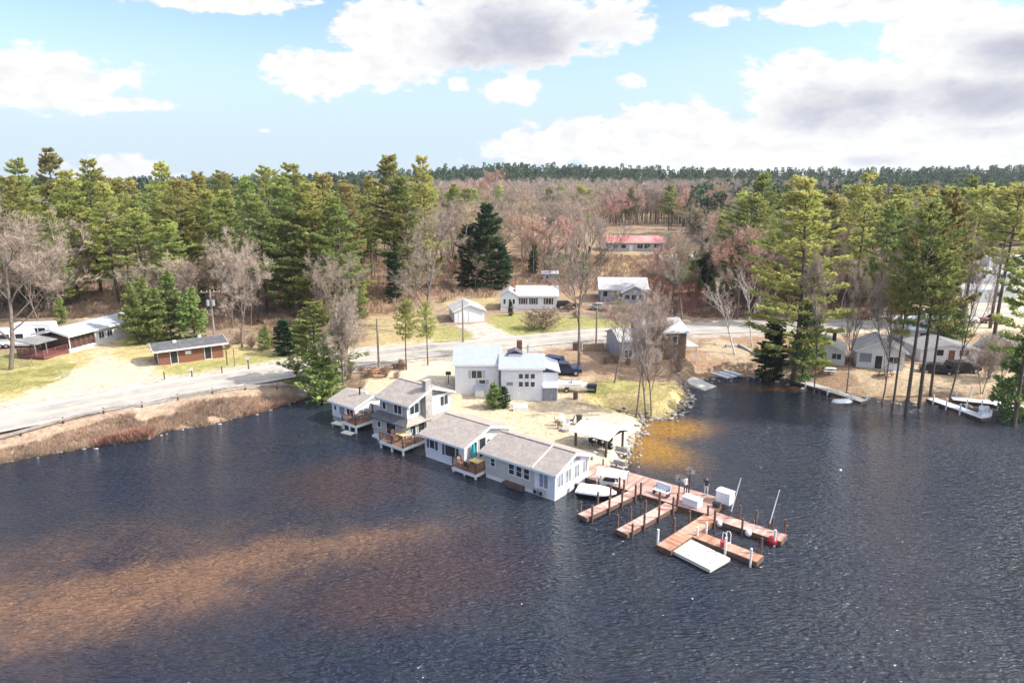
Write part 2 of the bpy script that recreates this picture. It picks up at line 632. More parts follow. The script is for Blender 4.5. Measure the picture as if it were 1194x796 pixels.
# ------------------------------------------------------------------ ground sheet
xs = np.unique(np.concatenate([np.linspace(-1500, -260, 32), np.linspace(-260, -80, 60), np.arange(-80, 100, .45), np.linspace(100, 280, 60), np.linspace(280, 1500, 32)]))
ys = np.unique(np.concatenate([np.linspace(-260, 40, 16), np.arange(40, 52, 2.), np.arange(52, 150, .45), np.arange(150, 260, 1.5), np.linspace(260, 700, 90), np.linspace(700, 3000, 40)]))
GX, GY = np.meshgrid(xs, ys)
gx, gy = GX.ravel(), GY.ravel()
gz = ground_h(gx, gy)
ny, nx = GX.shape
idx = np.arange(nx * ny).reshape(ny, nx)
GF = np.stack([idx[:-1, :-1].ravel(), idx[:-1, 1:].ravel(), idx[1:, 1:].ravel(), idx[1:, :-1].ravel()], 1)

# real ground cover, laid out as patches: (colour, outline, feather in metres)
SOIL = np.array((.29, .215, .15))
GRASS = np.array((.27, .265, .085))
GREEN = np.array((.20, .25, .07))
STRAW = np.array((.43, .345, .165))
SAND = np.array((.52, .42, .285))
PALE = np.array((.53, .465, .36))
GRAVEL = np.array((.44, .40, .345))
LEAF = np.array((.31, .205, .13))
col_g = np.tile(SOIL, (len(gx), 1))
near = (gy < 420) & (np.abs(gx) < 300)
nz1, nz2, nz3 = vnoise(gx, gy, 2.2, 11), vnoise(gx, gy, 7, 12), vnoise(gx, gy, .9, 13)


def patch(colr, pts, feather=1.0, wob=1.6, amt=1.0, holes=0.0):
    global col_g
    pl = GP(pts) if not isinstance(pts, np.ndarray) else pts
    d = sdist(gx, gy, pl) + (nz1 - .5) * wob + (nz3 - .5) * wob * .6
    k = sm(-feather, feather, d) * amt
    if holes:
        k = k * (1 - holes * sm(.45, .75, nz2 * .6 + nz3 * .4))
    col_g = col_g * (1 - k[:, None]) + colr[None] * k[:, None]


col_g += (sm(.35, .75, nz2) * .9)[:, None] * (LEAF - SOIL)[None]
# left bank and shoulders
rd = seg_dist(gx, gy, ROAD, False)
patch(STRAW, [(-60, 470), (0, 430), (60, 400), (150, 385), (200, 395), (260, 400), (350, 412), (480, 398), (520, 385), (520, 412), (350, 440), (0, 500)], 2, 3)
patch(GRASS, [(-60, 465), (-60, 415), (20, 412), (60, 418), (100, 424), (75, 436), (60, 452), (20, 462)], 1.5, 3, .85, .5)
patch(STRAW, [(110, 398), (150, 392), (172, 398), (168, 414), (120, 412)], 1, 2, .7)
patch(GRASS, [(186, 428), (256, 418), (345, 414), (420, 404), (420, 411), (340, 422), (270, 430), (200, 443)], .8, 1.5, .9, .3)
patch(PALE, [(-60, 490), (0, 468), (62, 447), (84, 430), (120, 415), (165, 420), (185, 434), (205, 445), (300, 430), (345, 424), (345, 432), (0, 490)], 1.2, 2.5, .8)
patch(SAND, [(92, 398), (98, 350), (116, 318), (134, 318), (138, 345), (146, 390), (130, 412), (110, 414)], 1.0, 2, .85)
k = sm(8.2, 6.0, rd + (nz3 - .5) * 1.2) * .85
col_g = col_g * (1 - k[:, None]) + GRAVEL[None] * k[:, None]
patch(np.array((.34, .235, .16)), [(-90, 520), (0, 503), (150, 476), (240, 459), (345, 441), (360, 462), (240, 500), (0, 545), (-90, 570)], .5, .8, .85)
# across the road
patch(GRASS, [(552, 392), (575, 366), (640, 366), (700, 372), (735, 376), (735, 383), (650, 388), (600, 394), (575, 394)], .8, 2, .9, .3)
patch(GRASS, [(498, 400), (505, 380), (545, 383), (560, 396), (530, 400)], .8, 2, .8, .3)
patch(STRAW, [(430, 400), (430, 372), (500, 365), (510, 385), (500, 402)], 1.5, 3, .6)
patch(STRAW, [(520, 350), (584, 345), (584, 358), (520, 360)], 1.5, 3, .7)
patch(GRAVEL, [(531, 379), (568, 375), (590, 388), (612, 396), (560, 402), (548, 388)], .5, .8, 1)
patch(GRAVEL, [(400, 412), (520, 404), (640, 392), (640, 400), (520, 416), (400, 426)], 1.5, 1, .7)
patch(STRAW, [(700, 300), (742, 294), (745, 318), (700, 322)], 2, 5, .8)
patch(SAND, [(690, 318), (745, 318), (760, 326), (700, 326)], 2, 4, .5)
patch(LEAF, [(540, 330), (900, 300), (1000, 350), (1000, 372), (820, 372), (760, 345), (560, 345)], 3, 8, .6)
# the waterfront lots
patch(SAND, [(388, 463), (430, 440), (500, 418), (640, 430), (655, 470), (700, 476), (745, 484), (755, 497), (742, 550), (690, 560), (560, 545), (430, 492)], .8, 1, 1)
patch(PALE, [(470, 425), (530, 415), (532, 445), (520, 455), (500, 448), (470, 440)], .8, 1.5, .9)
patch(LEAF, [(640, 406), (700, 400), (800, 398), (810, 440), (700, 446), (672, 440), (650, 420)], .8, 2, .8)
patch(SAND, [(610, 440), (650, 438), (690, 440), (700, 470), (630, 470)], .8, 1.5, .6)
patch(STRAW, [(684, 452), (720, 444), (790, 446), (806, 455), (806, 468), (782, 490), (738, 483), (700, 476), (680, 468)], .6, .8, .95)
patch(GRASS, [(678, 446), (720, 440), (760, 444), (740, 455), (690, 462)], .6, 1.5, .7, .3)
patch(PALE, [(650, 488), (700, 482), (748, 489), (756, 497), (740, 550), (694, 552), (690, 524), (664, 503)], .5, .6, 1)
# the cove and the far right shore
patch(LEAF, [(800, 392), (1260, 392), (1260, 500), (1000, 470), (920, 448), (800, 445)], 1, 3, .8)
patch(SAND, [(812, 404), (835, 396), (870, 404), (872, 418), (830, 416)], .7, 2, .6)
patch(SAND, [(880, 428), (925, 424), (930, 440), (850, 440)], .7, 1.5, .7)
patch(SAND, [(985, 428), (1080, 424), (1194, 430), (1194, 455), (1080, 452), (1010, 450)], .8, 3, .55, .5)
patch(PALE, [(955, 392), (955, 374), (1010, 366), (1210, 340), (1260, 372), (1200, 386), (1040, 388)], 1.0, 2, .75)
patch(GRAVEL, [(1110, 366), (1125, 300), (1240, 290), (1260, 350)], 2, 4, .8)
# darkened wet rim at the water line
sgn = -sdist(gx, gy, LAKE)
k = sm(.9, .1, sgn + (nz3 - .5) * .5) * .65
col_g = col_g * (1 - k[:, None]) + np.array((.12, .085, .055))[None] * k[:, None]
col_g *= (.86 + .28 * vnoise(gx, gy, .6, 21))[:, None]

gme = np_mesh('ground', np.stack([gx, gy, gz], 1), GF, [], smooth=True)
att = gme.color_attributes.new('cover', 'FLOAT_COLOR', 'POINT')
att.data.foreach_set('color', np.concatenate([col_g, np.ones((len(gx), 1))], 1).astype(np.float32).ravel())
gm = bpy.data.materials.new('ground_cover')
gm.use_nodes = True
k = NT(gm.node_tree)
b = k.n['Principled BSDF']
b.inputs['Roughness'].default_value = .95
b.inputs['Specular IOR Level'].default_value = .2
at = k.new('ShaderNodeAttribute', attribute_name='cover')
t = k.new('ShaderNodeTexCoord')
fine = k.noise(t.outputs['Object'], 2.2, 8, .72)
c = k.mix(1.0, at.outputs['Color'], k.mix(k.ramp(fine, .3, .7), (.66, .66, .66), (1.3, 1.3, 1.3)), 'MULTIPLY')
k.link(c, b.inputs['Base Color'])
bp = k.new('ShaderNodeBump')
bp.inputs['Distance'].default_value = .12
bp.inputs['Strength'].default_value = .8
k.link(k.noise(t.outputs['Object'], 5, 6, .7), bp.inputs['Height'])
k.link(bp.outputs[0], b.inputs['Normal'])
gme.materials.append(gm)
tag(link('ground', gme), kind='structure')

# ------------------------------------------------------------------ water
wm = bpy.data.materials.new('lake_water')
wm.use_nodes = True
k = NT(wm.node_tree)
b = k.n['Principled BSDF']
b.inputs['Roughness'].default_value = .06
b.inputs['IOR'].default_value = 1.33
t = k.new('ShaderNodeTexCoord')
ov = t.outputs['Object']
s3 = k.new('ShaderNodeSeparateXYZ')
k.link(ov, s3.inputs[0])
X, Y = s3.outputs[0], s3.outputs[1]
wob = k.noise(ov, .12, 5, .6)
wob2 = k.noise(ov, .35, 5, .65)


def spot(cx, cy, rx, ry, rot=0.0):
    c_, s_ = math.cos(R(rot)), math.sin(R(rot))
    ax = k.math('SUBTRACT', X, cx)
    ay = k.math('SUBTRACT', Y, cy)
    xx = k.math('DIVIDE', k.math('ADD', k.math('MULTIPLY', ax, c_), k.math('MULTIPLY', ay, s_)), rx)
    yy = k.math('DIVIDE', k.math('SUBTRACT', k.math('MULTIPLY', ay, c_), k.math('MULTIPLY', ax, s_)), ry)
    d = k.math('ADD', k.math('MULTIPLY', xx, xx), k.math('MULTIPLY', yy, yy))
    return k.math('EXPONENT', k.math('MULTIPLY', d, -1.0))


# shallow sand bars seen through brown water
shoal = [(P(-20, 705), 15, 7.0, 12), (P(150, 695), 13, 5.4, 20), (P(250, 660), 12, 4.4, 28), (P(370, 645), 11, 3.4, 28), (P(100, 630), 11, 4.0, 18), (P(-60, 760), 12, 6, 10), (P(450, 625), 10, 2.6, 20)]
acc = None
for (q, rx, ry, ro) in shoal:
    g = spot(q[0], q[1], rx, ry, ro)
    acc = g if acc is None else k.math('ADD', acc, k.math('MULTIPLY', g, .8))
m1 = k.ramp(k.math('MULTIPLY', acc, k.math('ADD', k.math('MULTIPLY', k.math('ADD', wob, wob2), 1.2), -.55)), .0, 2.1)
q1, q2, q3 = P(520, 660), P(440, 700), P(420, 560)
acc = k.math('MAXIMUM', spot(q1[0], q1[1], 9, 7), k.math('MAXIMUM', spot(q2[0], q2[1], 8, 5), spot(q3[0], q3[1], 9, 8)))
m2 = k.ramp(k.math('MULTIPLY', acc, k.math('ADD', .4, k.math('MULTIPLY', wob, 1.2))), .2, 1.0)
q1, q2, q3 = P(750, 520), P(775, 500), P(728, 488)
acc = k.math('MAXIMUM', spot(q1[0], q1[1], 4.6, 7.0, 25), k.math('MAXIMUM', spot(q2[0], q2[1], 6, 4, 10), spot(q3[0], q3[1], 5, 2.5)))
m3 = k.ramp(k.math('MULTIPLY', acc, k.math('ADD', .62, k.math('MULTIPLY', wob2, .8))), .08, 1.0)
q1 = P(900, 452)
m4 = k.ramp(k.math('MULTIPLY', spot(q1[0], q1[1], 17, 2.5, 0), k.math('ADD', .4, wob2)), .3, 1.0)
deep = k.mix(k.ramp(wob, .3, .7), (.018, .025, .044), (.028, .034, .046))
cc = k.mix(k.math('MULTIPLY', m2, .6), deep, (.075, .040, .034))
cc = k.mix(k.math('MULTIPLY', m1, .85), cc, (.215, .120, .072))
cc = k.mix(k.math('MULTIPLY', m3, .95), cc, (.30, .15, .018))
cc = k.mix(k.math('MULTIPLY', m4, .8), cc, (.10, .045, .012))
k.link(cc, b.inputs['Base Color'])
# wind ripples, crests running across the view
v1 = k.vmul(ov, (.62, 1.9, 1))
r1 = k.noise(v1, 1.45, 2.4, .5, .25)
r1 = k.math('SUBTRACT', 1.0, k.math('MULTIPLY', k.math('ABSOLUTE', k.math('SUBTRACT', r1, .5)), 2.6))
r2 = k.noise(k.vmul(ov, (.8, 1.8, 1)), 5.5, 3, .6, .4)
gust = k.ramp(k.noise(k.vmul(ov, (.6, 1, 1)), .055, 3, .5), .32, .68, .75, 1.2)
hgt = k.math('MULTIPLY', k.math('ADD', k.math('MULTIPLY', r1, 1.0), k.math('MULTIPLY', r2, .22)), gust)
bp = k.new('ShaderNodeBump')
bp.inputs['Strength'].default_value = 1
bp.inputs['Distance'].default_value = .34
k.link(hgt, bp.inputs['Height'])
k.link(bp.outputs[0], b.inputs['Normal'])
wmb = MB()
wmb.add([(-1500, -400, 0), (1500, -400, 0), (1500, 170, 0), (-1500, 170, 0)], [(0, 1, 2, 3)])
# land stands higher than the sheet everywhere outside the lake
tag(wmb.build('water', wm), kind='structure')

# ------------------------------------------------------------------ road
asph = mat('worn_asphalt', (.44, .395, .35), .9, .1, .8, .01, col2=(.50, .45, .40))
paint_y = mat('yellow_line_paint', (.50, .42, .25), .8, .12, 2)
paint_w = mat('white_line_paint', (.55, .54, .52), .8, .1, 2)


def ribbon(name, path, off0, off1, lift, m, cols=2, dash=None):
    V, F = [], []
    n = len(path)
    for i in range(n):
        a = path[max(i - 1, 0)]
        c_ = path[min(i + 1, n - 1)]
        d = (c_ - a) / (np.linalg.norm(c_ - a) + 1e-9)
        nrm = np.array((-d[1], d[0]))
        for j in range(cols):
            q = path[i] + nrm * (off0 + (off1 - off0) * j / (cols - 1))
            V.append((q[0], q[1], 0))
    V = np.array(V)
    V[:, 2] = np.array([land(x_, y_) for x_, y_ in V[:, :2]]) + lift
    for i in range(n - 1):
        for j in range(cols - 1):
            F.append((i * cols + j, (i + 1) * cols + j, (i + 1) * cols + j + 1, i * cols + j + 1))
    return tag(link(name, np_mesh(name, V, np.array(F), [m])), kind='structure')


def resample(p, step):
    d = np.r_[0, np.cumsum(np.linalg.norm(np.diff(p, axis=0), axis=1))]
    s_ = np.arange(0, d[-1], step)
    return np.stack([np.interp(s_, d, p[:, 0]), np.interp(s_, d, p[:, 1])], 1)


RP = resample(ROAD, 1.5)
ribbon('road', RP, -4.0, 4.0, .09, asph, 7)
lane = mat('wheel_worn_asphalt', (.34, .315, .285), .9, .14, .6, .01, col2=(.40, .37, .33))
ribbon('road_lane', RP, .65, 3.2, .0945, lane)
ribbon('road_lane', RP, -3.2, -.65, .0945, lane)
ribbon('road_marking', RP, .07, .19, .098, paint_y)
ribbon('road_marking', RP, -.19, -.07, .098, paint_y)
ribbon('road_marking', RP, 3.45, 3.58, .098, paint_w)
ribbon('road_marking', RP, -3.58, -3.45, .098, paint_w)


# ------------------------------------------------------------------ houses
def slab(mb, quad, th, mi=0):
    """quad of 4 points thickened downwards"""
    q = [Vector(p) for p in quad]
    lo = [p - Vector((0, 0, th)) for p in q]
    mb.add(q + lo, [(0, 1, 2, 3), (7, 6, 5, 4), (0, 4, 5, 1), (1, 5, 6, 2), (2, 6, 7, 3), (3, 7, 4, 0)], mi)


def gable_wall(mb, x0, x1, y0, y1, z0, z1, rise, axis='x', off=.5):
    if axis == 'x':
        ym = y0 + (y1 - y0) * off
        mb.prism([(y0, z0), (y1, z0), (y1, z1), (ym, z1 + rise), (y0, z1)], 'x', x0, x1)
    else:
        xm = x0 + (x1 - x0) * off
        mb.prism([(x0, z0), (x1, z0), (x1, z1), (xm, z1 + rise), (x0, z1)], 'y', y0, y1)


def gable_roof(mb, x0, x1, y0, y1, z1, rise, axis='x', ov=.35, th=.14, off=.5, lift=.02):
    z1 = z1 + lift + th
    if axis == 'x':
        ym = y0 + (y1 - y0) * off
        sa, sb = rise / (ym - y0), rise / (y1 - ym)
        r = z1 + rise
        slab(mb, [(x0 - ov, y0 - ov, z1 - sa * ov), (x1 + ov, y0 - ov, z1 - sa * ov), (x1 + ov, ym, r), (x0 - ov, ym, r)], th)
        slab(mb, [(x0 - ov, ym + .004, r), (x1 + ov, ym + .004, r), (x1 + ov, y1 + ov, z1 - sb * ov), (x0 - ov, y1 + ov, z1 - sb * ov)], th)
    else:
        xm = x0 + (x1 - x0) * off
        sa, sb = rise / (xm - x0), rise / (x1 - xm)
        r = z1 + rise
        slab(mb, [(x0 - ov, y0 - ov, z1 - sa * ov), (xm, y0 - ov, r), (xm, y1 + ov, r), (x0 - ov, y1 + ov, z1 - sa * ov)], th)
        slab(mb, [(xm + .004, y0 - ov, r), (x1 + ov, y0 - ov, z1 - sb * ov), (x1 + ov, y1 + ov, z1 - sb * ov), (xm + .004, y1 + ov, r)], th)


def fascia(mb, x0, x1, y0, y1, z1, rise, axis='x', ov=.35, off=.5, sides='both'):
    """white edge boards under the roof rim, standing proud of it"""
    if axis == 'x':
        ym = y0 + (y1 - y0) * off
        sa, sb = rise / (ym - y0), rise / (y1 - ym)
        ze = z1 - sa * ov
        for X0 in (x0 - ov - .045, x1 + ov + .005):
            mb.prism([(y0 - ov, ze - .12), (ym, z1 + rise - .12), (ym, z1 + rise + .13), (y0 - ov, ze + .13)], 'x', X0, X0 + .04)
            mb.prism([(ym, z1 + rise - .12), (y1 + ov, z1 - sb * ov - .12), (y1 + ov, z1 - sb * ov + .13), (ym, z1 + rise + .13)], 'x', X0, X0 + .04)
        mb.box(x0 - ov, x1 + ov, y0 - ov - .05, y0 - ov - .005, ze - .1, ze + .14)
        ze = z1 - sb * ov
        mb.box(x0 - ov, x1 + ov, y1 + ov + .005, y1 + ov + .05, ze - .1, ze + .14)
    else:
        xm = x0 + (x1 - x0) * off
        sa, sb = rise / (xm - x0), rise / (x1 - xm)
        ze = z1 - sa * ov
        for Y0 in (y0 - ov - .045, y1 + ov + .005):
            mb.prism([(x0 - ov, ze - .12), (xm, z1 + rise - .12), (xm, z1 + rise + .13), (x0 - ov, ze + .13)], 'y', Y0, Y0 + .04)
            mb.prism([(xm, z1 + rise - .12), (x1 + ov, z1 - sb * ov - .12), (x1 + ov, z1 - sb * ov + .13), (xm, z1 + rise + .13)], 'y', Y0, Y0 + .04)
        mb.box(x0 - ov - .05, x0 - ov - .005, y0 - ov, y1 + ov, ze - .1, ze + .14)
        mb.box(x1 + ov + .005, x1 + ov + .05, y0 - ov, y1 + ov, z1 - sb * ov - .1, z1 - sb * ov + .14)


def opening(root, name, face, plane, a, z, wd, h, frame_m, pane_m, mull=1, bars=0, shutter=None, pane_name='pane'):
    """window or door on a wall. face '-y','+y','-x','+x'; plane = coordinate of that wall; a = start along the wall"""
    sgn_ = -1 if face[0] == '-' else 1
    def bx(mb, a0, a1, d0, d1, z0, z1):
        p0, p1 = sorted((plane + sgn_ * d0, plane + sgn_ * d1))
        if face[1] == 'y':
            mb.box(a0, a1, p0, p1, z0, z1)
        else:
            mb.box(p0, p1, a0, a1, z0, z1)
    t_ = .07
    f = MB()
    bx(f, a - t_, a, .003, .07, z - t_, z + h + t_)
    bx(f, a + wd, a + wd + t_, .003, .07, z - t_, z + h + t_)
    bx(f, a, a + wd, .003, .07, z + h, z + h + t_)
    bx(f, a, a + wd, .003, .09, z - t_, z)
    for i in range(1, mull):
        c_ = a + wd * i / mull
        bx(f, c_ - .03, c_ + .03, .003, .065, z, z + h)
    for i in range(bars):
        c_ = z + h * (i + 1) / (bars + 1)
        bx(f, a, a + wd, .003, .055, c_ - .02, c_ + .02)
    fo = f.build(name, frame_m, root)
    p = MB()
    bx(p, a + .002, a + wd - .002, .002, .03, z + .002, z + h - .002)
    p.build(pane_name, pane_m, fo)
    if shutter:
        for a0 in (a - t_ - .36, a + wd + t_ + .01):
            s_ = MB()
            bx(s_, a0, a0 + .35, .003, .05, z - .04, z + h + .04)
            s_.build('shutter', shutter, root)
    return fo


def window(root, face, plane, a, z, wd, h, **kw):
    kw.setdefault('frame_m', M['trim'])
    kw.setdefault('pane_m', M['glass'])
    return opening(root, 'window', face, plane, a, z, wd, h, **kw)


def door(root, face, plane, a, z, wd=.9, h=2.0, leaf=None, frame=None):
    f = opening(root, 'door', face, plane, a, z, wd, h, frame or M['trim'], leaf or M['trim'], pane_name='door_leaf')
    sgn_ = -1 if face[0] == '-' else 1
    hb = MB()
    d0, d1 = sorted((plane + sgn_ * .03, plane + sgn_ * .08))
    if face[1] == 'y':
        hb.box(a + wd - .14, a + wd - .09, d0, d1, z + .95, z + 1.02)
    else:
        hb.box(d0, d1, a + wd - .14, a + wd - .09, z + .95, z + 1.02)
    hb.build('handle', M['dark'], f)
    return f


def deck(root_or_none, x0, x1, y0, y1, z, label, loc, rot, rails='xXyY', legs=True, boards=None, fas=None, zl=-1.2, name='deck', cat='deck', rail_m=None):
    r = empty(name, loc, rot, label, cat)
    MB().box(x0, x1, y0, y1, z - .06, z).build('floor_boards', boards or M['deckw'], r)
    f = MB()
    f.box(x0 - .05, x1 + .05, y0 - .05, y0 - .003, z - .32, z - .01)
    f.box(x0 - .05, x1 + .05, y1 + .003, y1 + .05, z - .32, z - .01)
    f.box(x0 - .05, x0 - .003, y0, y1, z - .32, z - .01)
    f.box(x1 + .003, x1 + .05, y0, y1, z - .32, z - .01)
    f.build('edge_board', fas or M['trim'], r)
    if legs:
        for (lx, ly) in [(x0 + .1, y0 + .1), (x1 - .1, y0 + .1), ((x0 + x1) / 2, y0 + .1), (x1 - .1, y1 - .1), (x0 + .1, y1 - .1)]:
            MB().box(lx - .09, lx + .09, ly - .09, ly + .09, zl, z - .07).build('leg', M['pilew'], r)
    rm = rail_m or M['woodd']
    for s_ in rails:
        if s_ in 'yY':
            yy = y0 + .04 if s_ == 'y' else y1 - .04
            A, B = (x0, yy), (x1, yy)
        else:
            xx = x0 + .04 if s_ == 'x' else x1 - .04
            A, B = (xx, y0), (xx, y1)
        L = math.dist(A, B)
        m_ = MB()
        def at(t):
            return (A[0] + (B[0] - A[0]) * t, A[1] + (B[1] - A[1]) * t)
        for zz in (z + .12, z + .95):
            m_.tube([(*at(0), zz), (*at(1), zz)], .035, 4)
        n = max(2, int(L / .16))
        for i in range(1, n):
            q = at(i / n)
            m_.box(q[0] - .018, q[0] + .018, q[1] - .018, q[1] + .018, z + .12, z + .95)
        m_.build('railing', rm, r)
        for i in range(max(2, int(L / 1.6) + 1)):
            q = at(i / max(1, int(L / 1.6)))
            MB().box(q[0] - .05, q[0] + .05, q[1] - .05, q[1] + .05, z, z + 1.05).build('railing_post', rm, r)
    return r


CR = R(-39)
ca, sa_ = math.cos(CR), math.sin(CR)


def loc_to_world(o, x, y):
    return (o[0] + x * ca - y * sa_, o[1] + x * sa_ + y * ca)


# ---- long cottage nearest the docks
oD = P(566, 556)
D = empty('cottage', (*oD, 0), CR, 'long beige cottage with brown-grey roof and white gable beside the red docks', 'cottage')
mb = MB(); gable_wall(mb, 0, 6.0, 0, 5.6, .45, 2.75, 1.0); mb.build('wall', M['beige'], D)
mb = MB(); gable_wall(mb, 6.003, 8.3, 0, 5.6, .45, 2.75, 1.0); mb.build('sunroom_wall', M['white'], D)
mb = MB().box(.04, 8.26, .04, 5.56, -1.2, .447); mb.build('foundation', M['trim'], D)
mb = MB(); gable_roof(mb, 0, 8.3, 0, 5.6, 2.75, 1.0, ov=.4); rD = mb.build('roof', M['roof'], D)
mb = MB().prism([(-.42, 2.82), (2.8, 3.97), (2.8, 4.01), (-.42, 2.86)], 'x', 5.95, 6.1); mb.build('flashing_strip', M['trim'], rD)
mb = MB(); fascia(mb, 0, 8.3, 0, 5.6, 2.75, 1.0, ov=.4); mb.build('edge_board', M['trim'], D)
mb = MB().box(-.35, 8.65, 2.68, 2.92, 3.90, 3.96); mb.build('ridge_cap', M['roof'], rD)
window(D, '-y', 0, .75, 1.45, .5, .75, bars=1)
for xx in (3.0, 3.9, 4.8):
    window(D, '-y', 0, xx, 1.25, .62, 1.0, bars=1)
window(D, '-y', 0, 6.6, 1.0, .95, 1.3, mull=2, pane_m=M['glassl'])
for yy in (.4, 1.65, 3.05, 4.45):
    window(D, '+x', 8.3, yy, 1.15, .8, 1.25, mull=2, pane_m=M['glassl'])
for s_ in (1, -1):
    mb = MB(); yc = 2.8
    mb.prism([(yc + s_ * .12, 2.75), (yc + s_ * 1.25, 2.75), (yc + s_ * 1.25, 2.95), (yc + s_ * .12, 3.35)], 'x', 8.303, 8.33)
    mb.build('window', M['glassl'], D)
mb = MB().box(6.02, 6.1, -.035, -.004, .45, 2.7).box(8.22, 8.335, -.035, -.004, .3, 2.75); mb.build('corner_board', M['trim'], D)
ac = None
for i, xx in enumerate((6.35, 7.0)):
    t = empty('air_conditioner', (*loc_to_world(oD, xx, -.25), .5), CR, ('smaller-looking' if 0 else 'grey outdoor air conditioner box %s on the white sunroom wall' % ('nearer the beige siding' if i == 0 else 'nearer the white corner')), 'air conditioner', 'air conditioners under the sunroom window')
    MB().box(-.26, .26, -.15, .15, -.25, .28).build('case', M['metal'], t)
    m_ = MB()
    m_.tube([(0, -.15, .01), (0, -.17, .01)], .19, 12)
    m_.build('fan_grille', M['dark'], t)
mb = MB().box(2.6, 4.9, -.6, -.05, .12, .5); tag(mb.build('storage_ledge', M['woodd'], None, (*oD, 0), CR), 'dark wooden ledge box at the waterline under three small windows', 'ledge')

# ---- middle single-storey cottage
oC = P(496, 532)
H_ = empty('cottage', (*oC, 0), CR, 'single-storey white cottage with shutters and a teal umbrella on its deck', 'cottage')
mb = MB(); gable_wall(mb, 0, 5.6, 0, 7.0, .5, 2.6, 1.05); mb.build('wall', M['whitehouse'], H_)
mb = MB().box(.04, 5.56, .04, 6.96, -1.2, .497); mb.build('foundation', M['trim'], H_)
mb = MB(); gable_roof(mb, 0, 5.6, 0, 7.0, 2.6, 1.05, ov=.45); rC = mb.build('roof', M['roof'], H_)
MB().box(-.4, 6.0, 3.4, 3.62, 3.80, 3.86).build('ridge_cap', M['roof'], rC)
mb = MB(); fascia(mb, 0, 5.6, 0, 7.0, 2.6, 1.05, ov=.45); mb.build('edge_board', M['trim'], H_)
window(H_, '-y', 0, .75, 1.2, .7, 1.0, shutter=M['shut'])
window(H_, '-y', 0, 3.0, 1.0, 1.4, 1.2, shutter=M['shut'])
window(H_, '+x', 5.6, 1.0, .9, .8, 1.6)
door(H_, '+x', 5.6, 2.2, .62, .95, 2.0, leaf=M['glass'])
window(H_, '+x', 5.6, 5.4, 1.2, .8, 1.0, shutter=None)
m_ = MB(); m_.tube([(5.68, 3.6, 2.15), (5.78, 3.6, 2.15)], .1, 8); m_.build('porch_lamp', M['dark'], H_)

# ---- two-storey cottage
oB = P(436, 508)
H_ = empty('cottage', (*oB, 0), CR, 'two-storey taupe cottage with a stone chimney and dark skirt roof above the water', 'cottage')
mb = MB().box(0, 5.4, 0, 7.0, .4, 2.55); mb.build('lower_wall', M['tan'], H_)
mb = MB(); gable_wall(mb, .55, 5.0, .6, 7.0, 2.553, 4.7, 1.15); mb.build('upper_wall', M['tan'], H_)
mb = MB().box(5.003, 5.03, .6, 2.6, 2.95, 4.7).box(5.003, 5.4, 3.9, 7.0, 2.56, 4.7); mb.build('white_gable_panel', M['white'], H_)
mb = MB().box(.04, 5.36, .04, 6.96, -1.2, .397); mb.build('foundation', M['trim'], H_)
mb = MB(); gable_roof(mb, .55, 5.4, .6, 7.0, 4.7, 1.15, ov=.4); rB = mb.build('roof', M['roof'], H_)
MB().box(.2, 5.75, 3.7, 3.92, 6.0, 6.06).build('ridge_cap', M['roof'], rB)
mb = MB(); fascia(mb, .55, 5.4, .6, 7.0, 4.7, 1.15, ov=.4); mb.build('edge_board', M['trim'], H_)
mb = MB()
slab(mb, [(-.3, -.4, 2.45), (5.55, -.4, 2.45), (5.1, .57, 3.05), (.3, .57, 3.05)], .12)
mb.build('skirt_roof', M['roofd'], H_)
mb = MB()
slab(mb, [(5.12, .6, 2.98), (5.85, -.3, 2.45), (5.85, 3.4, 2.45), (5.12, 3.4, 2.98)], .12)
mb.build('skirt_roof', M['roof'], H_)
mb = MB().box(5.05, 5.75, 2.75, 3.75, -.5, 5.6).box(5.1, 5.7, 2.85, 3.65, 5.6, 6.75).box(5.03, 5.77, 2.78, 3.72, 6.753, 6.88)
mb.build('chimney', M['stone'], H_)
window(H_, '-y', 0, .8, 1.35, .5, .65)
window(H_, '-y', 0, 2.3, .95, 1.5, 1.2, mull=1)
window(H_, '-y', .6, 1.1, 3.35, .5, .8)
window(H_, '-y', .6, 3.0, 3.3, 1.2, 1.0, mull=2)
window(H_, '+x', 5.03, 1.0, 3.35, 1.3, 1.1, mull=2)
window(H_, '+x', 5.4, 5.3, 3.3, 1.2, 1.1, mull=2)
window(H_, '+x', 5.4, .6, 1.0, .8, 1.3)
door(H_, '+x', 5.4, 1.8, .5, .9, 1.9, leaf=M['glass'])
mb = MB().box(.3, 5.0, -.5, -.06, .1, .38); mb.build('lower_ledge', M['trim'], H_)
mb = MB().box(1.3, 1.75, -.6, -.45, -.3, .75); mb.build('ladder_panel', M['trim'], H_)

# ---- small cottage at the far end of the row
oA = P(388, 489)
H_ = empty('cottage', (*oA, 0), CR, 'small white cottage with a stovepipe on its brown roof, beside the road bank', 'cottage')
mb = MB(); gable_wall(mb, 0, 4.4, 0, 4.8, .6, 2.5, .75); mb.build('wall', M['white'], H_)
mb = MB().box(.04, 4.36, .04, 4.76, -1.2, .597); mb.build('foundation', M['stone'], H_)
mb = MB(); gable_roof(mb, 0, 4.4, 0, 4.8, 2.5, .75, ov=.35); rA = mb.build('roof', M['roof'], H_)
MB().tube([(2.9, 2.0, 3.0), (2.9, 2.0, 4.1)], .09, 8).tube([(2.9, 2.0, 4.1), (2.9, 2.0, 4.2)], .15, 8).build('stovepipe', M['dark'], rA)
MB().box(3.0, 3.4, 2.5, 2.9, 3.2, 3.55).build('roof_vent', M['trim'], rA)
mb = MB(); fascia(mb, 0, 4.4, 0, 4.8, 2.5, .75, ov=.35); mb.build('edge_board', M['trim'], H_)
window(H_, '-y', 0, .5, 1.4, .4, .55)
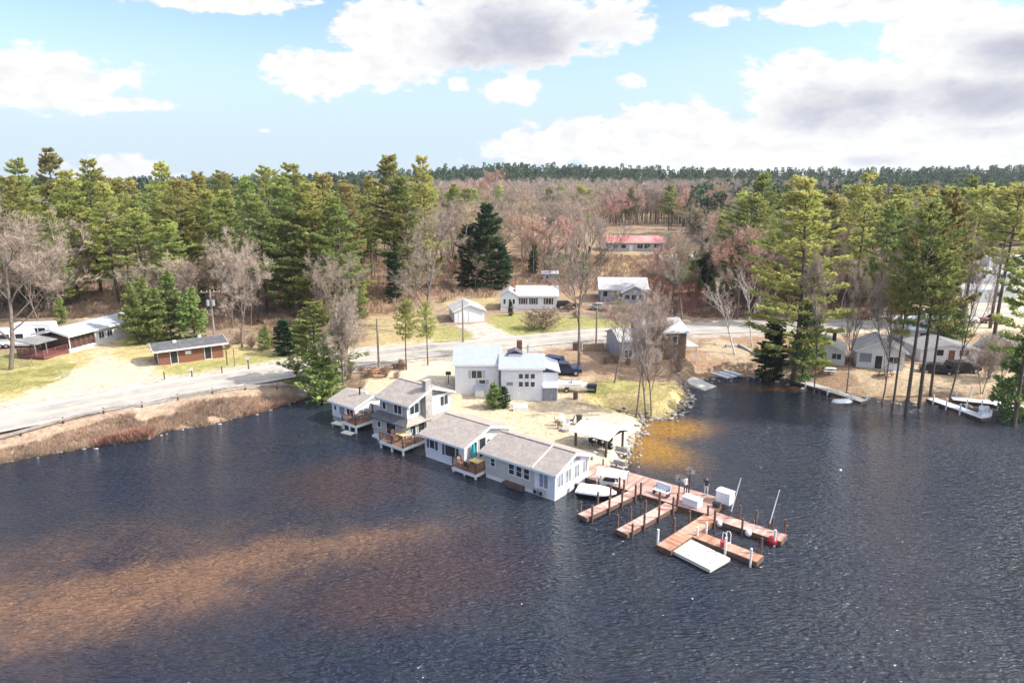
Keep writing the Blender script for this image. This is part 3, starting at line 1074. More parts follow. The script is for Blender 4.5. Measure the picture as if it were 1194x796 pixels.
window(H_, '-y', 0, 1.5, 1.1, 1.0, .95, pane_m=M['glassl'])
window(H_, '-y', 0, 2.9, 1.1, 1.2, .95, mull=2)
window(H_, '+x', 4.4, .5, 1.1, 1.4, .9, mull=2, pane_m=M['glassl'])
door(H_, '+x', 4.4, 2.4, .62, .9, 1.8, leaf=M['glass'])
# lean-to roof behind
mb = MB().box(4.42, 6.3, 2.6, 4.8, .4, 2.3); mb.build('shed_wall', M['white'], H_)
mb = MB(); slab(mb, [(4.42, 2.3, 2.45), (6.6, 2.3, 2.45), (6.6, 5.1, 2.7), (4.42, 5.1, 2.7)], .1); mb.build('shed_roof', M['trim'], H_)

# ---- decks over the water
deck(None, 3.6, 6.1, -1.3, 1.4, 1.0, 'small white-skirted deck on posts beside the small cottage', (*oA, 0), CR, 'yXY')
deck(None, 3.3, 7.0, -1.9, 1.6, .85, 'wooden deck crowded with patio furniture by the two-storey cottage', (*oB, 0), CR, 'yXx')
deck(None, 4.9, 8.0, -1.0, 2.2, .55, 'low brown deck with white rim under the teal umbrella', (*oC, 0), CR, 'yXx')
kd = P(393, 496)
tag(MB().box(0, 1.7, 0, .9, .15, .28).box(.1, .2, .1, .2, -1, .15).box(1.5, 1.6, .1, .2, -1, .15).build('kayak_dock', M['raft'], None, (kd[0] - .6, kd[1] - .4, .2), CR + .2), 'small white kayak landing beside the small cottage deck', 'dock')
kd2 = P(392, 506)
tag(MB().box(0, 1.5, 0, .8, .15, .28).box(.1, .2, .1, .2, -1, .15).box(1.3, 1.4, .1, .2, -1, .15).build('kayak_dock', M['raft'], None, (kd2[0] + .5, kd2[1] + .1, -.08), CR + .15), 'low white kayak landing step just above the water', 'dock')


# ---- patio furniture
def chair(name, label, m, loc, rot, group='patio chairs'):
    r = empty(name, loc, rot, label, 'chair', group)
    MB().box(-.25, .25, -.25, .25, .38, .43).build('seat', m, r)
    b_ = MB(); b_.prism([(.22, .43), (.27, .43), (.40, .98), (.35, .98)], 'x', -.25, .25); b_.build('backrest', m, r)
    for (x_, y_) in ((-.23, -.23), (.19, -.23), (-.23, .19), (.19, .19)):
        MB().box(x_, x_ + .04, y_, y_ + .04, 0, .38).build('leg', m, r)
    for x_ in (-.29, .24):
        MB().box(x_, x_ + .05, -.25, .28, .60, .64).build('armrest', m, r)
    return r


def table(name, label, m, loc, rot, w_=1.2, d_=.8):
    r = empty(name, loc, rot, label, 'table')
    MB().box(-w_ / 2, w_ / 2, -d_ / 2, d_ / 2, .70, .75).build('tabletop', m, r)
    for (x_, y_) in ((-1, -1), (1, -1), (-1, 1), (1, 1)):
        cx, cy = x_ * (w_ / 2 - .07), y_ * (d_ / 2 - .07)
        MB().box(cx - .03, cx + .03, cy - .03, cy + .03, 0, .70).build('leg', m, r)
    return r


table('patio_table', 'pale wooden table on the deck crowded with furniture', M['yellow'], (*loc_to_world(oB, 5.2, -.4), .85), CR, 1.3, .8)
for i, (x_, y_, r_, nm, mt) in enumerate([(4.2, -.5, 1.6, 'red-brown patio chair nearest the ladder side of the crowded deck', 'deckw'), (5.1, -1.3, 3.1, 'red-brown patio chair against the water-side rail of the crowded deck', 'deckw'),
                                (6.3, -.5, -1.5, 'red-brown patio chair at the outer corner of the crowded deck', 'deckw'), (5.3, .5, 0.1, 'pale patio chair between the table and the two-storey cottage wall', 'canvas'), (6.3, .9, -.8, 'pale patio chair by the door end of the crowded deck', 'canvas')]):
    chair('patio_chair', nm, M[mt], (*loc_to_world(oB, x_, y_), .85), CR + r_, 'chairs on the crowded deck')
table('patio_table', 'small wooden table on the white-skirted deck', M['wood'], (*loc_to_world(oA, 4.9, .1), 1.0), CR, .9, .7)
chair('patio_chair', 'orange wooden chair facing the wall on the white-skirted deck', M['deckw'], (*loc_to_world(oA, 5.5, .8), 1.0), CR, 'chairs on the white-skirted deck')
chair('patio_chair', 'orange wooden chair near the rail on the white-skirted deck', M['deckw'], (*loc_to_world(oA, 4.2, -.6), 1.0), CR + 2.4, 'chairs on the white-skirted deck')
table('patio_table', 'yellow-topped table beside the teal umbrella', M['yellow'], (*loc_to_world(oC, 6.9, .3), .55), CR, 1.3, .9)
chair('patio_chair', 'dark wooden chair at the outer end of the yellow-topped table', M['woodd'], (*loc_to_world(oC, 7.5, 1.4), .55), CR - .6, 'chairs at the yellow-topped table')
chair('patio_chair', 'dark wooden chair on the water side of the yellow-topped table', M['woodd'], (*loc_to_world(oC, 6.6, -.6), .55), CR + 3.2, 'chairs at the yellow-topped table')
chair('patio_chair', 'red-brown chair tucked behind the teal umbrella', M['deckw'], (*loc_to_world(oC, 5.5, -.4), .55), CR + 1.4)
um = empty('patio_umbrella', (*loc_to_world(oC, 6.0, .9), .55), 0, 'closed teal umbrella on the low brown deck', 'umbrella')
MB().tube([(0, 0, 0), (0, 0, 2.5)], .03, 8).build('pole', M['metal'], um)
MB().tube([(0, 0, .75), (0, 0, 1.2), (0, 0, 2.1), (0, 0, 2.45)], [.28, .26, .14, .03], 10).build('canopy', M['teal'], um)
MB().box(-.25, .25, -.25, .25, 0, .1).build('base', M['dark'], um)

# ---- white two-storey house
oW = P(531, 463, .95)
wz = gh(oW[0] + 3, oW[1] + 3)
yW = oW[1]
W = empty('house', (oW[0], yW, .9), 0, 'large white two-storey house with pale metal roof in the sandy yard', 'house')
e1 = z_at(yW, 424) - .9
wd1 = 5.6
wd2 = (P(632, 470)[0] - P(585, 470)[0])
mb = MB(); gable_wall(mb, 0, wd1, 0, 6.4, -.6, e1, 1.5); mb.build('wall', M['whitehouse'], W)
mb = MB(); gable_roof(mb, 0, wd1, 0, 6.4, e1, 1.5, ov=.3); mb.build('roof', M['roofw'], W)
mb = MB(); fascia(mb, 0, wd1, 0, 6.4, e1, 1.5, ov=.3); mb.build('edge_board', M['trim'], W)
x0 = wd1 + .35
y0 = -1.7
e2 = z_at(yW + y0, 429) - .9
mb = MB(); gable_wall(mb, x0, x0 + wd2, y0, 5.0, -.6, e2, .95); mb.build('wing_wall', M['whitehouse'], W)
mb = MB(); gable_roof(mb, x0, x0 + wd2, y0, 5.0, e2, .95, ov=.28); rr = mb.build('wing_roof', M['roofw'], W)
mb = MB(); fascia(mb, x0, x0 + wd2, y0, 5.0, e2, .95, ov=.28); mb.build('edge_board', M['trim'], W)
mb = MB().box(wd1 + .003, x0 - .003, .8, 5.5, -.6, e1 - .6); mb.build('link_wall', M['whitehouse'], W)
mb = MB().box(x0 + wd2 + .003, x0 + wd2 + 2.0, -.9, 4.6, -.6, 3.6); mb.build('side_wall', M['whitehouse'], W)
mb = MB(); slab(mb, [(x0 + wd2 + .003, -1.1, 4.45), (x0 + wd2 + 2.3, -1.1, 3.7), (x0 + wd2 + 2.3, 4.9, 3.7), (x0 + wd2 + .003, 4.9, 4.45)], .12); mb.build('side_roof', M['roofw'], W)
mb = MB().box(x0 + wd2 + .01, x0 + wd2 + 1.8, -1.9, -.903, -.6, 1.9); mb.build('bay_wall', M['glassl'], W)
mb = MB(); slab(mb, [(x0 + wd2 + .01, -2.1, 2.0), (x0 + wd2 + 2.0, -2.1, 2.0), (x0 + wd2 + 2.0, -.91, 2.45), (x0 + wd2 + .01, -.91, 2.45)], .1); mb.build('bay_roof', M['trim'], W)
mb = MB().box(x0 + 2.0, x0 + 2.7, 2.6, 3.3, e2, e2 + 2.5); mb.build('chimney', M['brick'], rr)
mb = MB().box(x0 + .9, x0 + 2.6, .9, 2.4, e2 + .2, e2 + 1.15); mb.build('dormer', M['white'], rr)
mb = MB(); gable_roof(mb, x0 + .9, x0 + 2.6, .9, 2.4, e2 + 1.15, .4, 'y', ov=.15); mb.build('dormer_roof', M['roofd'], rr)
mb = MB().tube([(x0 + 3.5, 2.5, e2 + .5), (x0 + 3.5, 2.5, e2 + 2.0)], .13, 8); mb.build('flue_pipe', M['metal'], rr)
window(W, '-y', 0, 2.15, e1 - 1.9, 1.3, 1.0, mull=2, shutter=M['greysid'])
window(W, '-y', 0, 3.1, 1.9, .8, .5, shutter=M['greysid'])
mb = MB().box(2.6, 3.8, -.9, -.004, -.6, 1.3); mb.build('porch_panel', M['trim'], W)
mb = MB(); slab(mb, [(2.45, -1.1, 1.4), (3.95, -1.1, 1.4), (3.95, -.004, 1.75), (2.45, -.004, 1.75)], .08); mb.build('porch_roof', M['roofw'], W)
for i, xx in enumerate((2.25, 3.0, 3.75)):
    window(W, '-y', y0, x0 + xx, e2 - 1.35, .5, .6)
    window(W, '-y', y0, x0 + xx, 2.0, .5, .65)
window(W, '-y', y0, x0 + .7, 2.15, .8, .45, pane_m=M['glassl'])
door(W, '-y', y0, x0 + 1.7, .1, .35, 1.9, leaf=M['whitehouse'])
window(W, '+x', x0 + wd2 + 2.0, 1.0, 1.8, .9, .9)
tag(MB().box(-.9, .9, -.3, .3, 0, .5).box(-.9, .9, .24, .3, .5, .85).build('garden_bench', M['trim'], None, (*P(607, 478, 1), gh(*P(607, 478, 1))), 0), 'white garden bench against the white two-storey house', 'bench')
for sx_, sc, lb in ((579.5, 1.0, 'clipped green cone shrub, the wider one by the white house'), (591, .85, 'clipped dark cone shrub next to the wider one by the white house')):
    pass  # the two shrubs are planted with the trees below


# ---- other buildings
def simple_house(name, label, cat, loc, rot, wx, wy, h, rise, wallm, roofm, axis='x', wins=(), ov=.35, base=-.8, chim=None, doors=(), off=.5, trim=None):
    r = empty(name, loc, rot, label, cat)
    mb = MB(); gable_wall(mb, 0, wx, 0, wy, base, h, rise, axis, off); mb.build('wall', wallm, r)
    mb = MB(); gable_roof(mb, 0, wx, 0, wy, h, rise, axis, ov, off=off); rf = mb.build('roof', roofm, r)
    mb = MB(); fascia(mb, 0, wx, 0, wy, h, rise, axis, ov, off); mb.build('edge_board', trim or M['trim'], r)
    pl = {'-y': 0, '+y': wy, '-x': 0, '+x': wx}
    for q in wins:
        f, a, z, w_, hh = q[:5]
        window(r, f, pl[f], a, z, w_, hh, **(q[5] if len(q) > 5 else {}))
    for f, a in doors:
        door(r, f, pl[f], a, .05)
    if chim:
        cx, cy, cz = chim
        MB().box(cx - .3, cx + .3, cy - .3, cy + .3, cz, cz + 1.4).build('chimney', M['brick'], rf)
    return r


# garage
q = G(530, 377)
gar = simple_house('garage', 'small white garage with grey roof at the end of the driveway', 'garage', (q[0], q[1], gh(*q) - .1), R(14), 5.8, 6.5, 2.3, 1.2, M['white'], M['roofg'], 'y', wins=[('-x', 2.2, 1.1, .9, .7)], ov=.3)
for nm, a_, w_ in (('garage_door', .9, 1.0), ('garage_door', 2.9, 2.3)):
    f = MB().box(a_ - .08, a_, -.05, -.003, 0, 2.1).box(a_ + w_, a_ + w_ + .08, -.05, -.003, 0, 2.1).box(a_, a_ + w_, -.05, -.003, 2.02, 2.1).build(nm, M['trim'], gar)
    MB().box(a_ + .002, a_ + w_ - .002, -.03, -.002, 0, 2.018).build('door_leaf', M['canvas'], f)
# white house with maroon shutters
q = G(603, 361)
h7 = simple_house('house', 'white single-storey house with maroon shutters beyond the road', 'house', (q[0], q[1], gh(*q)), R(-2), 8.2, 6.0, 3.0, 1.5, M['whitehouse'], M['roofg'], 'x',
                  wins=[('-y', .8, 1.2, .9, 1.2, dict(shutter=M['shutr'], mull=2)), ('-y', 2.9, 1.2, .9, 1.2, dict(shutter=M['shutr'], mull=2)), ('-y', 5.9, 1.2, 1.1, 1.2, dict(shutter=M['shutr'], mull=2))], chim=(6.8, 3.2, 3.9))
mb = MB(); gable_wall(mb, -3.4, -.003, -.6, 5.2, -.8, 3.0, 1.0, 'y'); mb.build('wing_wall', M['whitehouse'], h7)
mb = MB(); gable_roof(mb, -3.4, -.003, -.6, 5.2, 3.0, 1.0, 'y', ov=.2); mb.build('wing_roof', M['roofg'], h7)
for xx in (-2.8, -1.7, -.9):
    window(h7, '-y', -.6, xx, 1.3, .45, 1.0)
q = G(640, 330)
simple_house('shed', 'tiny grey shed with flat pale roof peeking over the white house', 'shed', (q[0] - 1.5, q[1], gh(*q)), 0, 3.5, 3, 2.4, .3, M['greysid'], M['roofw'], wins=[('-y', .8, 1.2, .6, .6)])
# grey house with porch
q = G(700, 352)
h8 = simple_house('house', 'grey house with low pale roof and porch behind red shrubs', 'house', (q[0], q[1], gh(*q)), R(-3), 9.8, 7, 3.0, 1.8, M['greysid'], M['roofg'], 'x',
                  wins=[('-y', .6, 1.2, .9, 1.2), ('-y', 2.6, 1.2, .9, 1.2)], ov=.5)
mb = MB(); gable_wall(mb, 4.4, 9.6, -3.0, -.003, -.6, 2.5, 1.3, 'y'); mb.build('porch_wall', M['greysid'], h8)
mb = MB(); gable_roof(mb, 4.4, 9.6, -3.0, 2.3, 2.5, 1.3, 'y', ov=.35); mb.build('porch_roof', M['roofg'], h8)
for xx in (4.8, 6.3, 7.9):
    window(h8, '-y', -3.0, xx, 1.0, 1.1, 1.1)
mb = MB().box(.2, 4.2, -2.4, -.01, .1, .3).box(.3, .45, -2.3, -2.15, .3, 2.5).box(2.6, 2.75, -2.3, -2.15, .3, 2.5).box(4.05, 4.2, -2.3, -2.15, .3, 2.5); mb.build('porch', M['brown'], h8)
# house by the cove
q = P(800, 433, 1.0)
h9 = simple_house('house', 'dark two-storey house with grey roof half hidden by bare trees at the cove', 'house', (q[0] - 5.2, q[1] + 3.0, 1.2), R(8), 6.0, 8.5, 5.0, 1.2, M['brown'], M['roofg'], 'x',
                  wins=[('+x', 1.0, 3.3, 1.0, 1.0), ('+x', 3.3, 3.3, 1.0, 1.0), ('-y', 1.0, 3.2, 1.0, 1.1), ('-y', 3.6, 3.2, 1.0, 1.1), ('-y', 1.2, .6, .9, 1.1)], doors=[('+x', 5.6)])
mb = MB(); gable_wall(mb, -4.2, -.003, .4, 7.6, -.8, 3.6, 1.1); mb.build('wing_wall', M['greysid'], h9)
mb = MB(); gable_roof(mb, -4.2, -.36, .4, 7.6, 3.6, 1.1, ov=.3); mb.build('wing_roof', M['roofg'], h9)
window(h9, '-y', .4, -3.4, 1.2, 1.1, 1.1, mull=2)
mb = MB().box(6.003, 6.2, .2, 4.6, 2.9, 4.95); mb.build('upper_panel', M['whitehouse'], h9)
window(h9, '+x', 6.2, .7, 3.3, 1.1, 1.1, mull=2); window(h9, '+x', 6.2, 2.8, 3.3, 1.1, 1.1, mull=2)
mb = MB().box(6.21, 8.0, 0, 5.0, 2.55, 2.72).box(7.8, 7.95, 0, .15, -.8, 2.55).box(7.8, 7.95, 4.8, 4.95, -.8, 2.55).box(7.92, 7.97, 0, 5, 3.4, 3.48).box(7.92, 7.97, 0, 5, 3.05, 3.1); mb.build('balcony', M['trim'], h9)
# long red-roofed house
q = G(709, 293)
simple_house('house', 'long pale house with faded red roof up in the woods', 'house', (q[0], q[1], gh(*q)), R(-1), 18, 7.5, 3.1, 1.6, M['greysid'], M['roofr'], 'x', ov=.6,
             wins=[('-y', 1.5, 1.0, 1.6, 1.2), ('-y', 4.2, 1.0, 1.6, 1.2), ('-y', 9.5, .9, 1.8, 1.4, dict(mull=2)), ('-y', 11.8, .9, 1.8, 1.4, dict(mull=2)), ('-y', 14.8, .9, 2.0, 1.4, dict(mull=2))], doors=[('-y', 7.0)])
# far roofs
q = G(772, 312)
simple_house('shed', 'low grey-roofed shed among the bare trees below the red-roofed house', 'shed', (q[0], q[1], gh(*q)), R(5), 9, 5, 2.3, 1.0, M['greysid'], M['roofg'], wins=[('-y', 2, 1, 1, .8)])

# ---- diner with red porch
q0, q1 = P(83, 412, 2.0), P(143, 395, 2.0)
dr = math.atan2(q1[1] - q0[1], q1[0] - q0[0])
L = math.dist(q0, q1)
dz0 = gh(*q0)
di = empty('diner', (*q0, dz0), dr, 'white roadside diner with pale blue roof and red wooden porch', 'diner')
mb = MB().box(5.2, L + 4.0, .2, 6.2, -.5, 2.7); mb.build('wall', M['white'], di)
mb = MB().box(.4, 5.197, .5, 6.0, .5, 2.5); mb.build('screen_wall', M['woodd'], di)
mb = MB(); gable_roof(mb, 0, L + 4.0, 0, 6.4, 2.72, .8, ov=.4); mb.build('roof', M['roofb'] if 0 else M['roofw'], di)
mb = MB(); fascia(mb, 0, L + 4.0, 0, 6.4, 2.72, .8, ov=.4); mb.build('edge_board', M['trim'], di)
mb = MB().box(-.2, 5.2, -.02, .4, -.3, .55); mb.build('foundation', M['trim'], di)
mb = MB().box(-.2, 5.197, .41, 6.2, -.3, .5); mb.build('porch_floor', M['reddeck'], di)
for i in range(6):
    MB().box(.05 + i * 1.0, .17 + i * 1.0, .1, .22, .55, 2.7).build('porch_post', M['trim'] if i in (0, 5) else M['woodd'], di)
m_ = MB()
for zz in (.85, 1.1, 1.35):
    m_.box(.1, 5.2, .14, .18, zz, zz + .06)
m_.build('porch_railing', M['reddeck'], di)
for a_ in (5.9, 7.6):
    window(di, '-y', .2, a_, 1.0, 1.0, 1.0, mull=2)
rt = deck(None, -4.6, -.3, .2, 5.0, .45, 'dark red open deck in front of the white diner', (*q0, dz0), dr, 'xyY', legs=False, boards=M['reddeck'], fas=M['reddeck'], rail_m=M['reddeck'])
mb = MB(); slab(mb, [(-4.6, 1.6, 2.3), (-.45, 1.6, 2.3), (-.45, 5.4, 2.75), (-4.6, 5.4, 2.75)], .1); mb.box(-4.5, -4.38, 1.7, 1.82, .45, 2.25).box(-2.6, -2.48, 1.7, 1.82, .45, 2.25).build('canopy', M['roofcab'], rt)

# ---- brick kiosk
q = P(186, 427, 2.0)
kz = gh(*q)
q2 = P(258, 415, 2.0)
kr = math.atan2(q2[1] - q[1], q2[0] - q[0]) * .82
ki = empty('brick_kiosk', (*q, kz), kr, 'low red-brick restroom building with dark roof beside the parking lot', 'building')
Lk = math.dist(q, q2)
mb = MB().box(0, Lk, 0, 4.6, -.4, 2.25); mb.build('wall', M['brick'], ki)
mb = MB(); gable_roof(mb, 0, Lk, 0, 4.6, 2.27, .55, 'x', ov=.7, th=.1); rk = mb.build('roof', M['roofd'], ki)
mb = MB(); fascia(mb, 0, Lk, 0, 4.6, 2.27, .55, 'x', ov=.7); mb.build('edge_board', M['trim'], ki)
MB().box(2.3, 2.8, 1.5, 1.9, 2.5, 3.05).build('roof_vent', M['trim'], rk)
MB().box(6.0, 6.4, 2.3, 2.7, 2.7, 3.2).build('roof_vent', M['trim'], rk)
door(ki, '-y', 0, 1.6, 0, .9, 2.0, leaf=M['dark'])
door(ki, '-y', 0, Lk - 2.6, 0, .9, 2.0, leaf=M['dark'])
MB().box(3.6, 4.4, -.04, -.003, 1.1, 1.6).build('notice_board', M['trim'], ki)
MB().box(-.035, -.003, .3, .7, 0, 2.0).build('side_panel', M['trim'], ki)

# ---- right-hand lakeside cabins
def cabin(label, uv_l, uv_r, ev, roofm, wallm, rise=1.2, deep=7, ground=None, wins=(), turn=.40):
    zg = ground if ground is not None else 1.7
    a_, b_ = P(*uv_l, zg), P(*uv_r, zg)
    rot = math.atan2(b_[1] - a_[1], b_[0] - a_[0])
    rot -= turn
    L_ = math.dist(a_, b_) * .97
    deep = 5.6
    h_ = z_at(a_[1], ev) - zg
    return simple_house('cabin', label, 'cabin', (*a_, zg), rot, L_, deep, h_, rise, wallm, roofm, 'y', wins=wins, ov=.4, base=-1.0), L_, h_


c1, L1, h1 = cabin('white cabin with dark chimney pipe, right beside the big pine at the cove', (940, 423), (981, 423), 406, M['roofcab'], M['whitecab'], wins=[('-y', .6, 1.0, .6, .8), ('-y', 3.4, 1.0, 1.2, .8, dict(mull=2))])
door(c1, '-y', 0, 1.7, .05, .9, 1.9, leaf=M['reddeck'])
MB().tube([(3.6, 3, 2.8), (3.6, 3, 4.6)], .28, 8).build('chimney', M['dark'], c1)
c2, L2, h2 = cabin('white cabin with screened porch and pale gable roof', (998, 428), (1046, 427), 407, M['roofcab'], M['whitecab'], 1.5, 8, wins=[('-y', .3, .9, 1.6, 1.3, dict(pane_m=M['glassl'])), ('-y', 4.1, 1.1, 1.3, .8, dict(mull=2))])
door(c2, '-y', 0, 2.4, .05, .9, 1.9, leaf=M['glass'])
c3, L3, h3 = cabin('white cabin behind the parked dark cars with a grey hipped roof', (1072, 422), (1130, 420), 406, M['roofcab'], M['whitecab'], .9, 8, turn=.25, wins=[('-y', 2.2, 1.1, 1.0, .9), ('-y', 5.4, 1.1, 1.3, .9, dict(mull=2))])
door(c3, '-y', 0, 3.9, .05, .9, 1.9, leaf=M['reddeck'])
c4, L4, h4 = cabin('white cabin with steep grey gable farthest along the lakeside row', (1134, 420), (1188, 424), 402, M['roofcab'], M['whitecab'], 1.9, 8, wins=[('-y', .8, 1.3, .8, 1.1), ('-y', 4.6, .9, 1.6, .9, dict(mull=2))])
q = P(1060, 402, 2.0)
simple_house('cabin', 'pale cabin with light blue metal roof behind the lakeside row', 'cabin', (q[0], q[1], 1.9), R(-3), 7.5, 6, 2.8, 1.4, M['white'], M['roofb'], 'x', wins=[('-y', 1.5, 1.2, 1, .9), ('-y', 4.5, 1.2, 1, .9)])
mobile = [(1122, 352, 14, 'white mobile home just behind the red pickup'), (1150, 330, 16, 'white mobile home in the middle of the bright clearing'), (1165, 312, 18, 'white mobile home at the back of the bright clearing'), (1075, 318, 12, 'cream mobile home glimpsed between the pine trunks')]
for (u, v, L_, lb) in mobile:
    q = G(u, v)
    r_ = simple_house('mobile_home', lb, 'mobile home', (q[0] - 3, q[1], gh(*q)), R(-4), L_, 4.6, 2.6, .5, M['whitecab'], M['roofw'], 'x', wins=[('-y', 1.5, 1.2, 1.0, .9), ('-y', 5.2, 1.2, 1.4, .9, dict(mull=2)), ('-y', 9.5, 1.2, 1.0, .9)], doors=[('-y', 7.6)], ov=.2)

# ---- pavilion
PZ = .85
oP = P(671, 523, PZ)
pv = empty('pavilion', (*oP, PZ), CR, 'open wooden pavilion with white metal roof on the pale sand', 'pavilion')
for (x_, y_) in ((0, 0), (3.7, 0), (0, 3.3), (3.7, 3.3)):
    MB().box(x_ - .1, x_ + .1, y_ - .1, y_ + .1, -.5, 1.9).build('post', M['woodd'], pv)
mb = MB().box(-.3, 4.0, -.1, .1, 1.903, 2.08).box(-.3, 4.0, 3.2, 3.4, 1.903, 2.08).box(-.1, .1, .103, 3.197, 1.903, 2.06).box(3.6, 3.8, .103, 3.197, 1.903, 2.06); mb.build('beam', M['woodd'], pv)
mb = MB(); gable_roof(mb, 0, 3.7, 0, 3.3, 2.1, .42, 'x', ov=.5, th=.07); mb.build('roof', M['canvas'], pv)
def on_p(x_, y_):
    a_, b_ = loc_to_world(oP, x_, y_)
    return (a_, b_, gh(a_, b_))
table('dining_table', 'dark dining table under the pavilion', M['woodd'], on_p(2.0, 1.8), CR, 1.9, .9)
for i, (x_, y_, r_, lb) in enumerate([(1.4, 1.0, 3.14, 'cottage end of the water side'), (2.5, 1.0, 3.14, 'dock end of the water side'), (1.4, 2.6, 0, 'cottage end of the lawn side'), (2.5, 2.6, 0, 'dock end of the lawn side')]):
    chair('dining_chair', 'black chair at the %s of the pavilion table' % lb, M['dark'], on_p(x_, y_), CR + r_, 'chairs around the pavilion table')
gr = empty('grill', on_p(3.6, .5), CR, 'black barbecue grill beside the near pavilion post', 'grill')
MB().box(-.45, .45, -.25, .25, .5, .9).build('firebox', M['dark'], gr)
m_ = MB(); m_.tube([(-.42, 0, .92), (.42, 0, .92)], .24, 10); m_.build('lid', M['dark'], gr)
for (x_, y_) in ((-.4, -.2), (.36, -.2), (-.4, .16), (.36, .16)):
    MB().box(x_, x_ + .04, y_, y_ + .04, 0, .5).build('leg', M['metal'], gr)
MB().box(.46, .85, -.2, .2, .82, .86).build('side_shelf', M['metal'], gr)

def gpt(u, v, z=None):
    q_ = P(u, v, .85) if z is None else P(u, v, z)
    return (q_[0], q_[1], gh(*q_))


for i, (u, v, r_, lb, mt) in enumerate([(653, 500, 1.2, 'dark lounge chair at the sand edge farthest from the pavilion', 'woodd'), (657, 493, .6, 'white lounge chair behind the dark lounge chairs', 'trim'), (661, 499, -.4, 'white lounge chair nearest the pavilion roof', 'trim'), (666, 494, -1.6, 'dark lounge chair beside the brown bin', 'woodd'), (650, 496, 1.5, 'dark lounge chair at the outer edge of the fire pit circle', 'woodd')]):
    chair('lounge_chair', lb, M[mt], gpt(u, v), r_, 'lounge chairs around the sand fire pit')
x_, y_, z_ = gpt(659, 503)
tag(MB().tube([(0, 0, -.05), (0, 0, .35)], [.5, .55], 12).tube([(0, 0, .352), (0, 0, .38)], .45, 12).build('fire_pit', M['stone'], None, (x_, y_, z_)), 'round stone fire pit between the lounge chairs', 'fire pit')
x_, y_, z_ = gpt(675, 495)
b_ = empty('trash_bin', (x_, y_, z_), 0, 'brown upright bin standing on the pale sand', 'bin')
MB().prism([(-.25, 0), (.25, 0), (.3, 1.0), (-.3, 1.0)], 'y', -.28, .28).build('body', M['woodd'], b_)
MB().box(-.33, .33, -.32, .32, 1.003, 1.08).build('lid', M['dark'], b_)
x_, y_, z_ = gpt(685, 494)
tag(MB().tube([(0, 0, 0), (0, 0, .45)], [.22, .26], 10).build('planter', M['dark'], None, (x_, y_, z_)), 'small dark planter on the sand behind the pavilion', 'planter')
for (u, v, lb) in ((721, 538, 'grey wicker bench seat at the start of the red dock'), (723, 527, 'dark bench seat just above the wicker one by the rocks')):
    x_, y_, z_ = gpt(u, v)
    r_ = empty('bench', (x_, y_, z_), CR, lb, 'bench')
    MB().box(-.7, .7, -.3, .3, .25, .42).build('seat', M['stone'], r_)
    MB().box(-.7, .7, .22, .3, .42, .85).build('backrest', M['stone'], r_)
    MB().box(-.68, -.6, -.28, .28, 0, .25).build('leg', M['dark'], r_)
    MB().box(.6, .68, -.28, .28, 0, .25).build('leg', M['dark'], r_)


# ------------------------------------------------------------------ docks
DZ = .55


def dock(name, label, A, B, width, boards, posts=(), z=DZ, post_h=1.1, edge=None, post_m=None, group=None, side=0):
    """A, B: ends of the centre line (world). posts: list of (t along 0..1, side -1/1, height)"""
    L_ = math.dist(A, B)
    rot = math.atan2(B[1] - A[1], B[0] - A[0])
    r = empty(name, (*A, 0), rot, label, 'dock', group)
    MB().box(0, L_, -width / 2, width / 2, z - .08, z).build('deck_boards', boards, r)
    e = MB().box(-.04, L_ + .04, -width / 2 - .06, -width / 2 - .003, z - .38, z - .01).box(-.04, L_ + .04, width / 2 + .003, width / 2 + .06, z - .38, z - .01)
    e.box(L_ + .003, L_ + .06, -width / 2, width / 2, z - .38, z - .01)
    e.build('side_beam', edge or M['pile'], r)
    for q_ in posts:
        t_, s_, h_ = q_[:3]
        m_ = q_[3] if len(q_) > 3 else (post_m or M['pile'])
        yy = s_ * (width / 2 + .17)
        MB().tube([(t_ * L_, yy, -1.6), (t_ * L_, yy, z + h_)], .095, 8).build('post', m_, r)
    return r


def mid(a, b, t=.5):
    return (a[0] + (b[0] - a[0]) * t, a[1] + (b[1] - a[1]) * t)


Pd = lambda u, v: P(u, v, DZ)
mA = mid(Pd(697, 541), Pd(692, 553))
up0, up1 = Pd(728, 548.5), Pd(850, 583)
lo0, lo1 = Pd(738, 571.5), Pd(824.5, 599)
dv = np.array(up1) - np.array(up0); dv /= np.linalg.norm(dv)
nv = np.array((-dv[1], dv[0]))
wmain = abs(np.dot(np.array(lo1) - np.array(up0), nv))
mcen = np.array(up0) - nv * wmain / 2 * (1 if np.dot(np.array(lo1) - np.array(up0), nv) < 0 else -1)
mstart = mcen - dv * 3.3
mend = mcen + dv * (np.dot(np.array(up1) - np.array(up0), dv) - .2)
print('main dock width', wmain, 'len', np.linalg.norm(mend - mstart))
dock('main_dock', 'wide faded red main dock leading out from the pale sand', tuple(mstart), tuple(mend), wmain, M['dock'],
     [(.17, 1, .5), (.36, -1, 1.1), (.52, -1, 1.2), (.78, -1, 1.2), (.985, -1, .9)])
